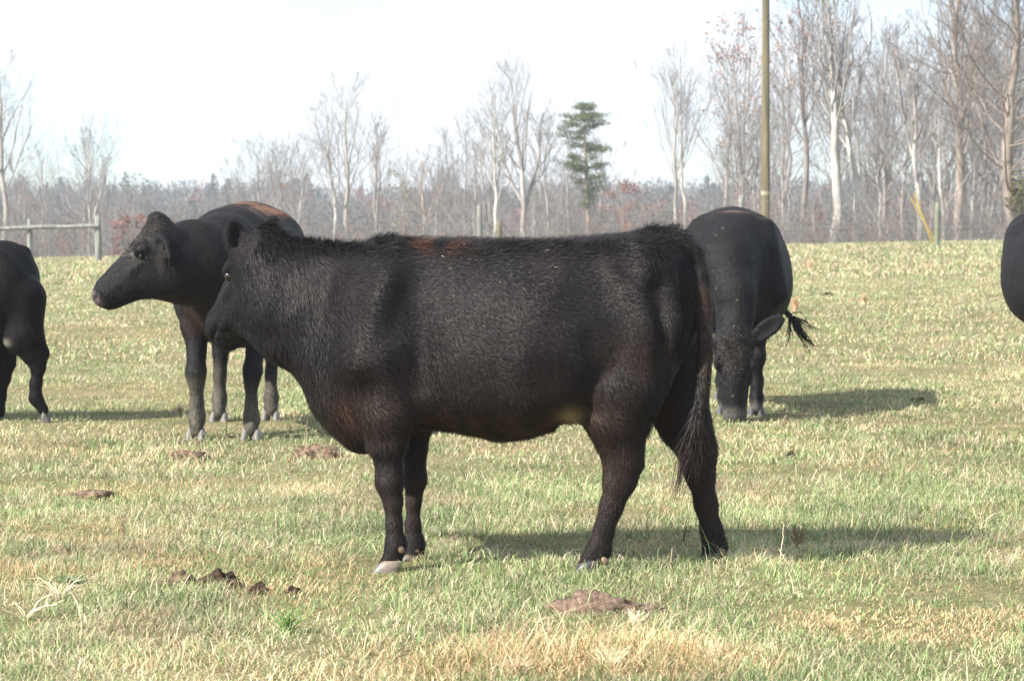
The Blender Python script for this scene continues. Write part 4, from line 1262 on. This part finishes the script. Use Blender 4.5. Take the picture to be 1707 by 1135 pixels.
# the pine
def pine():
    d = 150.0
    b = tbase(977, d); top = theight(168, d, b); b[2] -= .1
    root = thing('pine_tree', 'lone green pine with an open crown standing above the tree line', 'tree', b)
    rg = np.random.default_rng(12)
    K = 14; t = np.linspace(0, 1, K)
    P = np.stack([.12 * np.sin(t * 5), .0 * t, t * top], 1)[None]; R = (.17 * (1 - t) ** .7 + .02)[None]
    V, Q = tubes(P, R, 8)
    nz = vnoise(V, 2.0, 4)[:, None]
    Acc().add(V, Q, None, np.array([.30, .22, .17]) * (1 - nz * .5) + np.array([.42, .36, .30]) * nz * .5).build('trunk', M['bark'], root, True)
    br = Acc(); nd = Acc()
    s = d / FPX
    zt = lambda py: theight(py, d, b)
    env = [(170, 10), (180, 24), (196, 36), (214, 48), (235, 50), (262, 44), (285, 48), (300, 34), (318, 16), (338, 12)]
    ep, eh = zip(*env)
    rows = [(py + rg.uniform(-3, 3), np.interp(py, ep, eh)) for py in np.linspace(174, 334, 16)]
    for py, half in rows:
        z0 = zt(py + 8); nb = int(rg.integers(2, 5))
        if py > 290: nb = 4
        for kx in range(nb):
            a = rg.uniform(0, 6.28); L = half * s * rg.uniform(.45, 1.08)
            tt = np.linspace(0, 1, 6)
            p = np.stack([np.cos(a) * L * tt, np.sin(a) * L * tt, z0 + .35 * L * tt ** 1.6 * .6 + 0 * tt], 1)
            p[:, 0] += .12 * math.sin(z0 / top * 5)
            V, Q = tubes(p[None], np.linspace(.045, .015, 6)[None], 4); br.add(V, Q, None, (.25, .19, .15))
            for c in range(5 if py < 290 else 2):
                u = rg.uniform(.3, 1.04)
                cc = np.array([np.cos(a) * L * u, np.sin(a) * L * u, z0 + .2 * L * u ** 1.6]) + rg.normal(0, .12, 3) * np.array([1, 1, .6])
                cc[0] += .12 * math.sin(z0 / top * 5)
                n = 42
                q = cc + rg.normal(0, 1, (n, 3)) * np.array([.21, .21, .085])
                dd = rg.normal(0, 1, (n, 3)) + np.array([0, 0, .6]); dd /= np.linalg.norm(dd, axis=1, keepdims=True)
                w = np.cross(dd, rg.normal(0, 1, (n, 3))); w /= np.linalg.norm(w, axis=1, keepdims=True)
                V = np.stack([q - w * .022, q + w * .022, q + dd * .2], 1).reshape(-1, 3)
                C = np.repeat(np.array([[.11, .13, .055]]) * rg.uniform(.5, 1.7, (n, 1)), 3, 0)
                nd.add(V, None, np.arange(n)[:, None] * 3 + np.arange(3), C)
    br.build('branch', M['bark'], root); nd.build('crown', M['leaf'], root)
pine()

def leafy_tree(px, top, half, d, label, colr, seed, name='maple_tree', n=2600, low=.25):
    b = tbase(px, d); H = theight(top, d, b); b[2] -= .1
    T, T1 = tree_meshes(H, .10, seed, first=.25, n1=16, ang=.7, n2=6, n3=3, white=.3)
    root = thing(name, label, 'tree', b)
    T.build('trunk', M['bark'], root, True); T1.build('crown', M['twig'], root)
    rg = np.random.default_rng(seed)
    hw = half * d / FPX
    cz = rg.uniform(low, .97, 26); cc = np.stack([rg.normal(0, .45, 26) * hw, rg.normal(0, .45, 26) * hw, cz * H], 1)
    ii = rg.integers(0, 26, n); q = cc[ii] + rg.normal(0, 1, (n, 3)) * hw * .20
    q[:, 2] = np.minimum(q[:, 2], H)
    A = rg.normal(0, 1, (n, 3)); A /= np.linalg.norm(A, axis=1, keepdims=True); B = np.cross(A, rg.normal(0, 1, (n, 3))); B /= np.linalg.norm(B, axis=1, keepdims=True)
    sz = rg.uniform(.05, .11, (n, 1))
    V = np.stack([q - A * sz, q + B * sz * .7, q + A * sz, q - B * sz * .7], 1).reshape(-1, 3)
    C = np.repeat(np.array(colr)[None] * rg.uniform(.6, 1.5, (n, 1)), 4, 0)
    Acc().add(V, np.arange(n)[:, None] * 4 + np.arange(4), None, C).build('leaves', M['leaf'], root)
leafy_tree(1042, 298, 30, 190, 'small tree with faded red leaves right of the pine', (.27, .14, .10), 301)
leafy_tree(1000, 340, 24, 175, 'low bush with dull pink leaves at the pine\'s foot', (.27, .16, .13), 302, 'bush', 900)
leafy_tree(215, 355, 26, 110, 'red leaved bush right of the taller rail fence post', (.26, .10, .07), 303, 'bush', 1500, .05)
leafy_tree(1355, 330, 14, 119, 'narrow bush with rusty leaves right of the utility pole', (.27, .12, .08), 304, 'bush', 700, .05)
leafy_tree(670, 268, 26, 200, 'small olive green tree above the heifer\'s back', (.24, .23, .13), 305, 'leafy_tree', 1500, .4)
leafy_tree(462, 300, 14, 230, 'small tree with orange leaves beyond the left cow', (.32, .18, .10), 306, 'leafy_tree', 900, .4)

# far wood: reads as one mass
def far_wood():
    rg = np.random.default_rng(55)
    A = Acc()
    pal = [((.105, .102, .098), .46), ((.14, .112, .098), .2), ((.030, .052, .040), .24), ((.06, .075, .035), .06), ((.30, .10, .07), .04)]
    cols = np.array([c for c, _ in pal]); pw = np.array([w for _, w in pal])
    for row, (d, dens, topa) in enumerate([(600, 230, 302), (500, 270, 310), (420, 250, 322), (340, 190, 342), (275, 150, 362)]):
        half = d * .30
        for i in range(dens):
            x = -half + 2 * half * (i + rg.uniform(-.5, .5)) / dens
            y = d + rg.uniform(-25, 25)
            px = x / y * FPX + 853
            k = rg.choice(5, p=pw / pw.sum())
            top = topa + rg.normal(0, 6) + (8 if 480 < px < 560 else 0) - 10 * (px > 1300) + (10 * ((px > 560) & (px < 900)))
            if row > 1 and k in (2,) and rg.random() < .6: k = 0
            z0 = float(gh(x, y)); zt = at(853, top, y)[2]; H = zt - z0
            if H < 3: H = 3
            w = H * rg.uniform(.24, .40)
            n = 420 if k in (2, 3, 4) else 560
            u = rg.normal(0, 1, (n, 3)); u /= np.linalg.norm(u, axis=1, keepdims=True); u *= rg.uniform(.3, 1, (n, 1)) ** .5
            cz = z0 + H * (.55 if k != 2 else .6)
            q = np.array([x, y, cz]) + u * np.array([w, w, H * .46])
            if k == 2:
                q[:, :2] = np.array([x, y]) + (q[:, :2] - np.array([x, y])) * np.clip((zt - q[:, 2:3]) / (H * .5), .15, 1.15)
            if k in (0, 1):    # bare: fine twigs fanning out of the crown
                dd = u * .9 + rg.normal(0, .45, (n, 3)) + np.array([0, 0, .35]); dd /= np.linalg.norm(dd, axis=1, keepdims=True)
                wv = np.cross(dd, rg.normal(0, 1, (n, 3))); wv /= np.linalg.norm(wv, axis=1, keepdims=True)
                L = rg.uniform(.3, .8, (n, 1)) * (H / 10); wd = .075 * d / 300
                V = np.stack([q - wv * wd, q + wv * wd, q + dd * L], 1).reshape(-1, 3)
            else:
                dd = rg.normal(0, 1, (n, 3)); dd /= np.linalg.norm(dd, axis=1, keepdims=True)
                wv = np.cross(dd, rg.normal(0, 1, (n, 3))); wv /= np.linalg.norm(wv, axis=1, keepdims=True)
                L = rg.uniform(.25, .55, (n, 1)) * d / 420
                V = np.stack([q - wv * L * .6, q + wv * L * .6, q + dd * L], 1).reshape(-1, 3)
            C = np.repeat(cols[k][None] * rg.uniform(.7, 1.35, (n, 1)) * rg.uniform(.8, 1.2), 3, 0)
            A.add(V, None, np.arange(n)[:, None] * 3 + np.arange(3), C)
            # stem
            P = np.array([[[x, y, z0 - .3], [x + rg.normal(0, .2), y, z0 + H * .5], [x + rg.normal(0, .3), y, z0 + H * .95]]])
            V, Q = tubes(P, np.array([[.11, .08, .03]]) * (d / 350), 4)
            A.add(V, Q, None, np.array([.22, .19, .17]) * rg.uniform(.6, 1.2))
    o = A.build('far_wood', M['twig'])
    tag(o, 'distant grey brown wood with dark pines closing the horizon', 'wood', kind='stuff')
far_wood()

def brush():
    rg = np.random.default_rng(66)
    n = 17000
    y = rg.uniform(96, 200, n); x = rg.uniform(-.235, .235, n) * y
    right = x / y > .085
    keep = right | (rg.random(n) < .8)
    x, y, right = x[keep], y[keep], right[keep]; n = len(x)
    z = gh(x, y)
    cl = vnoise(np.stack([x, y, x * 0], 1), .12, 5)
    L = rg.uniform(.7, 2.4, n) * (.5 + cl) + (-z) * .22
    dd = rg.normal(0, .5, (n, 3)); dd[:, 2] = 1
    dd /= np.linalg.norm(dd, axis=1, keepdims=True)
    K = 4; t = np.linspace(0, 1, K)
    P = np.stack([x, y, z - .1], 1)[:, None] + dd[:, None] * L[:, None, None] * t[None, :, None]
    P[:, 1:] += rg.normal(0, .09, (n, K - 1, 3)) * L[:, None, None] * .5
    R = (rg.uniform(.005, .014, n))[:, None] * np.linspace(1.1, .4, K)[None]
    V, Q = tubes(P, R, 3)
    c = np.array([.17, .155, .145]) * rg.uniform(.6, 1.4, (n, 1))
    c = np.where(rg.random((n, 1)) < .04, np.array([.26, .13, .10]), c)
    A = Acc().add(V, Q, None, np.repeat(c, K * 3, 0))
    # side twigs
    P2, R2 = grow(P, R, 4, .25, .98, .7, .4, .7, 3, .05, rg)
    V, Q = tubes(P2, np.maximum(R2, .006), 3)
    A.add(V, Q, None, np.repeat(np.repeat(c, 4, 0), 9, 0))
    o = A.build('undergrowth', M['twig'])
    tag(o, 'tangled leafless undergrowth along the edge of the wood', 'undergrowth', kind='stuff')
brush()

# ------------------------------------------------------------------ fences, pole
FD = 79.0
def fpost(parent, px, top, w, mat, d=FD, name='post', bottom=None, sides=10):
    b = tbase(px, d); zt = at(853, top, d)[2]
    K = 6; t = np.linspace(0, 1, K)
    P = np.stack([b[0] + 0 * t + .012 * np.sin(t * 3 + px), b[1] + 0 * t, b[2] - .3 + (zt - b[2] + .3) * t], 1)[None]
    V, Q = tubes(P, np.array([[w * 1.04, w, w * .98, w, w * .96, w * .88]]), sides)
    T = [[(K - 1) * sides + i, (K - 1) * sides + (i + 1) % sides, len(V)] for i in range(sides)]
    V = np.vstack([V, P[0, -1] + np.array([0, 0, w * .25])])
    o = mesh_np(name, V - np.array(parent.location), [Q, np.array(T)], mat, True)
    o.parent = parent
    return o

b0 = tbase(108, FD)
rf = thing('rail_fence', 'weathered rail fence with two round posts at the left of the pasture', 'fence', b0)
bpy.context.view_layer.update()
fpost(rf, 50, 366, .085, M['post']); fpost(rf, 164, 360, .105, M['post']); fpost(rf, -64, 364, .095, M['post'])
for (xa, ya, xb, yb) in ((50, 379, 164, 377), (-64, 383, 50, 380)):
    pa, pb = at(xa, ya, FD - .12), at(xb, yb, FD - .12)
    t = np.linspace(0, 1, 5)[:, None]
    P = (pa * (1 - t) + pb * t)[None]; P[0, :, 2] += .01 * np.sin(t[:, 0] * 9)
    V, Q = tubes(P, np.full((1, 5), .062), 8)
    o = mesh_np('rail', V - b0, [Q], M['post'], True); o.parent = rf

b0 = tbase(850, FD)
wf = thing('wire_fence', 'long wire mesh fence with round posts between pasture and wood', 'fence', b0)
for px, top, w, mt in ((302, 372, .07, 'post'), (450, 368, .07, 'post'), (800, 343, .085, 'post'), (833, 369, .09, 'pole'), (1235, 328, .085, 'post'),
                       (1562, 338, .085, 'greenpost'), (1735, 340, .08, 'post'), (1880, 345, .08, 'post')):
    fpost(wf, px, top, w, M[mt])
A = Acc()
xs = np.linspace(164, 1900, 60)
for zf in (1.42, 1.12, .95, .78, .60, .42, .25, .08):
    P = []
    for px in xs:
        b = tbase(px, FD); P.append([b[0], b[1] - .1, b[2] + zf + .01 * math.sin(px * .05)])
    V, Q = tubes(np.array([P]), np.full((1, len(xs)), .0035), 3); A.add(V - b0, Q)
vx = np.arange(tbase(164, FD)[0], tbase(1900, FD)[0], .33)
zg = gh(vx, np.full(len(vx), FD))
P = np.stack([np.stack([vx, np.full(len(vx), FD - .1), zg + .05], 1), np.stack([vx, np.full(len(vx), FD - .1), zg + 1.12], 1)], 1)
V, Q = tubes(P, np.full((len(vx), 2), .0022), 3); A.add(V - b0, Q)
A.build('wire_mesh', M['wire'], wf)

PD = 82.0
b0 = tbase(1276, PD)
up = thing('utility_pole', 'tall wooden utility pole behind the grazing cow, going out of the top', 'utility pole', b0)
topz = at(1274, -150, PD)[2]
K = 12; t = np.linspace(0, 1, K)
lx = (1274 - 1276) * PD / FPX
P = np.stack([t * lx * 1.1, 0 * t, -.4 + (topz - b0[2] + .4) * t], 1)[None]
V, Q = tubes(P, (.145 - .035 * t)[None], 14)
o = mesh_np('pole', V, [Q], M['pole'], True); o.parent = up
zb = at(1274, 322, PD)[2] - b0[2]
V, Q = tubes(np.array([[[lx * .2, 0, zb - .06], [lx * .2, 0, zb + .06]]]), np.array([[.150, .150]]), 14)
o = mesh_np('tag_band', V, [Q], M['band'], True); o.parent = up
# guy wires with yellow guards
for (gx, gy, hx, hy, r0) in ((1562, 402, 1518, 330, 0), (1555, 400, 1524, 322, 1)):
    g0 = at(gx, gy, PD - .5); g0[2] = float(gh(g0[0], g0[1])) + .02
    g1 = at(hx, hy, PD - .4)
    attach = np.array([b0[0] + lx, PD - .1, at(1274, -110 - 30 * r0, PD)[2]])
    A = Acc(); V, Q = tubes(np.array([[g1 - b0, attach - b0]]), np.array([[.012, .012]]), 4); A.add(V, Q)
    w = A.build('guy_wire', M['wire'], up)
    V, Q = tubes(np.array([[g0 - b0, (g0 + g1) / 2 - b0, g1 - b0]]), np.array([[.035, .035, .035]]), 6)
    o = mesh_np('guy_guard', V, [Q], M['yellow'], True); o.parent = w

# ------------------------------------------------------------------ dung, clods, weeds
def dung(px, py, w, h, label, mat, seed, flat=.4, name='dung_pat', depth=None):
    p = on_ground(px, py)
    rg = np.random.default_rng(seed)
    n, mrow = 36, 18; V = []
    for i in range(mrow + 1):
        th = math.pi * .52 * i / mrow
        for j in range(n):
            a = 2 * math.pi * j / n
            V.append([math.sin(th) * math.cos(a), math.sin(th) * math.sin(a), math.cos(th)])
    V = np.array(V)
    nn = (vnoise(V + seed * 3.1, 1.7, seed) - .5) * .8 + (vnoise(V + seed, 4.5, seed + 1) - .5) * .32 + (vnoise(V + seed, 11, seed + 2) - .5) * .28
    V = V * (1 + nn[:, None]) * np.array([w / 2, (depth or w * .7) / 2, h])
    V[:, 2] -= .006 + h * .12
    Q = np.array([[i * n + j, (i + 1) * n + j, (i + 1) * n + (j + 1) % n, i * n + (j + 1) % n] for i in range(mrow) for j in range(n)])
    o = mesh_np(name, V, [Q], mat, True); o.location = p
    return tag(o, label, 'dung')
dung(370, 975, .15, .052, 'dark crumbled dung clod in the left foreground grass', M['soil'], 1)
dung(292, 974, .17, .05, 'pale dry dung pat just left of the dark clod', M['dung'], 2)
dung(335, 972, .08, .03, 'small pale dung lump between the dark clod and the dry pat', M['dung'], 8)
dung(432, 986, .08, .032, 'small dark dung crumb right of the dark clod', M['soil'], 3)
dung(487, 988, .07, .028, 'smaller dark dung crumb farther right of the clod, towards the hoof', M['soil'], 4)
dung(1003, 1022, .34, .075, 'round reddish brown dung pat in the centre foreground straw', mat_noise('red_dung', (.07, .045, .033), (.19, .13, .095), 60, .95, bs=.9, bd=.01), 5)
dung(318, 765, .26, .05, 'brown dung pat below the left cow\'s front hooves', mat_noise('mid_dung', (.05, .03, .022), (.16, .10, .07), 40, .95, bs=.9, bd=.01), 6)
dung(527, 762, .24, .07, 'brown dung heap in front of the heifer\'s brisket', M['dung'], 7)
dung(152, 828, .30, .035, 'flat brown dung pat at the left, above the tall straw', M['dung'], 9)
dung(1318, 762, .06, .035, 'small dark clod right of the grazing cow\'s head', M['soil'], 10)
dung(97, 918, .08, .025, 'little grey clod at the left foreground edge', M['dung'], 11)
dung(1530, 668, .10, .03, 'dark clod in the grazing cow\'s shadow', M['soil'], 12)
dung(1380, 492, .20, .06, 'small brown clod on the far slope right of the grazing cow', M['soil'], 13)

def weed(px, py, hpx, label, seed, n=10, col=(.30, .18, .13), w=.0022, spread=.35, side=5, name='dry_weed', cat='weed', curve=.2):
    p = on_ground(px, py)
    H = hpx * p[1] / FPX
    rg = np.random.default_rng(seed)
    K = 7; t = np.linspace(0, 1, K)
    a = rg.uniform(0, 6.28, n); s = rg.uniform(.1, 1, n) * spread
    P = np.zeros((n, K, 3))
    P[..., 0] = (np.cos(a) * s)[:, None] * H * t ** 1.2 + rg.normal(0, .004, (n, 1))
    P[..., 1] = (np.sin(a) * s)[:, None] * H * t ** 1.2 + rg.normal(0, .004, (n, 1))
    P[..., 2] = H * t * rg.uniform(.55, 1, (n, 1)) * (1 - curve * t) - .005
    P[:, 1:] += rg.normal(0, .02, (n, K - 1, 3)) * H
    R = w * .5 * np.linspace(1, .35, K)[None] * rg.uniform(.7, 1.3, (n, 1))
    V, Q = tubes(P, R, 3); A = Acc()
    c = np.array(col) * rg.uniform(.7, 1.4, (n, 1)); A.add(V, Q, None, np.repeat(c, K * 3, 0))
    if side:
        P2, R2 = grow(P, R, side, .3, .95, .6, .35, .7, 4, .05, rg)
        V, Q = tubes(P2, np.maximum(R2, w * .22), 3); A.add(V, Q, None, np.repeat(np.repeat(c, side, 0), 12, 0))
    o = A.build(name, M['hair'] if False else M['twig']); o.location = p
    return tag(o, label, cat)
STR = (.66, .56, .38)
weed(1330, 915, 55, 'reddish brown dry weed right of the heifer\'s hind hooves', 1, 16, (.22, .13, .09), .003, .5)
weed(152, 915, 75, 'single tall straw stalk at the left, upright', 2, 2, STR, .0035, .06, 0)
weed(100, 1000, 90, 'tangle of long bent straw stalks in the lower left', 3, 14, STR, .0045, .9, 0, curve=.55)
weed(40, 1035, 90, 'long arched straw stalk at the bottom left edge', 4, 6, STR, .005, .9, 0, curve=.5)
weed(1018, 1125, 80, 'tall pale straw tuft in the bottom centre', 5, 60, STR, .0035, .55, 0, curve=.3)
weed(860, 1130, 60, 'thick straw tuft left of the bottom centre one', 6, 60, (.58, .46, .31), .0035, .6, 0, curve=.3)
weed(1190, 1115, 75, 'straw tuft with thin seed stems right of bottom centre', 7, 40, (.6, .5, .33), .0035, .5, 0)
weed(1060, 1050, 50, 'short blond tuft beside the round reddish dung pat', 8, 45, (.75, .66, .48), .0035, .6, 0)
weed(1305, 940, 110, 'lone upright stalk in front of the reddish brown weed', 9, 1, STR, .0035, .05, 0)
weed(1140, 905, 60, 'dark spiky seed head between the heifer\'s hind legs', 10, 5, (.12, .09, .06), .003, .4)
weed(1325, 520, 34, 'rusty broomsedge tuft on the slope right of the grazing cow', 11, 60, (.52, .33, .20), .012, .35, 0)
weed(1440, 508, 26, 'pale broomsedge tuft on the slope, right of the rusty one', 12, 50, (.52, .40, .25), .012, .4, 0)
weed(1350, 452, 26, 'small tan tuft near the crest right of the pole', 13, 45, (.55, .40, .26), .014, .4, 0)
weed(318, 750, 45, 'thin pale stalk rising by the left cow\'s front hooves', 14, 3, STR, .004, .15, 0)
weed(510, 745, 60, 'thin pale stalk beside the dung heap at the brisket', 15, 3, STR, .004, .15, 0)
weed(1320, 690, 70, 'thin stalk standing in front of the grazing cow\'s shadow', 16, 2, STR, .004, .1, 0)
weed(205, 900, 70, 'brown wiry weed in the left foreground', 17, 6, (.26, .17, .12), .0028, .4)
weed(300, 690, 26, 'small brown tuft left of the left cow\'s hooves', 18, 24, (.45, .33, .2), .006, .6, 0)
weed(1200, 1060, 60, 'dark thin twig sprouting from dry ground in the lower right', 19, 2, (.3, .18, .14), .003, .3)
weed(1640, 880, 70, 'thin crossed straw stalks near the right edge', 20, 5, STR, .0035, .8, 0, curve=.5)
weed(480, 1060, 70, 'green grass tussock in the lower left centre', 21, 60, (.22, .33, .12), .005, .55, 0, 'grass_tussock', 'grass tuft')
weed(120, 975, 40, 'bluish green broad leaved tuft in the left foreground', 22, 40, (.14, .22, .11), .006, .9, 0, 'grass_tussock', 'grass tuft', curve=.5)

# ------------------------------------------------------------------ haze
HAZE = 0.0008
if HAZE:
    x0, x1, y0, y1, z0, z1 = -260, 260, -8, 660, -8.5, 40
    V = np.array([(x, y, z) for x in (x0, x1) for y in (y0, y1) for z in (z0, z1)], float)
    Q = np.array([(0, 1, 3, 2), (4, 6, 7, 5), (0, 4, 5, 1), (2, 3, 7, 6), (0, 2, 6, 4), (1, 5, 7, 3)])
    m = bpy.data.materials.new('haze_air'); m.use_nodes = True; nt = m.node_tree; nt.nodes.clear()
    ou = nt.nodes.new('ShaderNodeOutputMaterial'); pv = nt.nodes.new('ShaderNodeVolumePrincipled')
    pv.inputs['Color'].default_value = (.86, .90, .96, 1); pv.inputs['Density'].default_value = HAZE
    pv.inputs['Anisotropy'].default_value = 0.3
    nt.links.new(pv.outputs[0], ou.inputs['Volume'])
    o = mesh_np('haze', V, [Q], m)
    tag(o, 'pale autumn haze over the far trees', 'haze', kind='stuff')
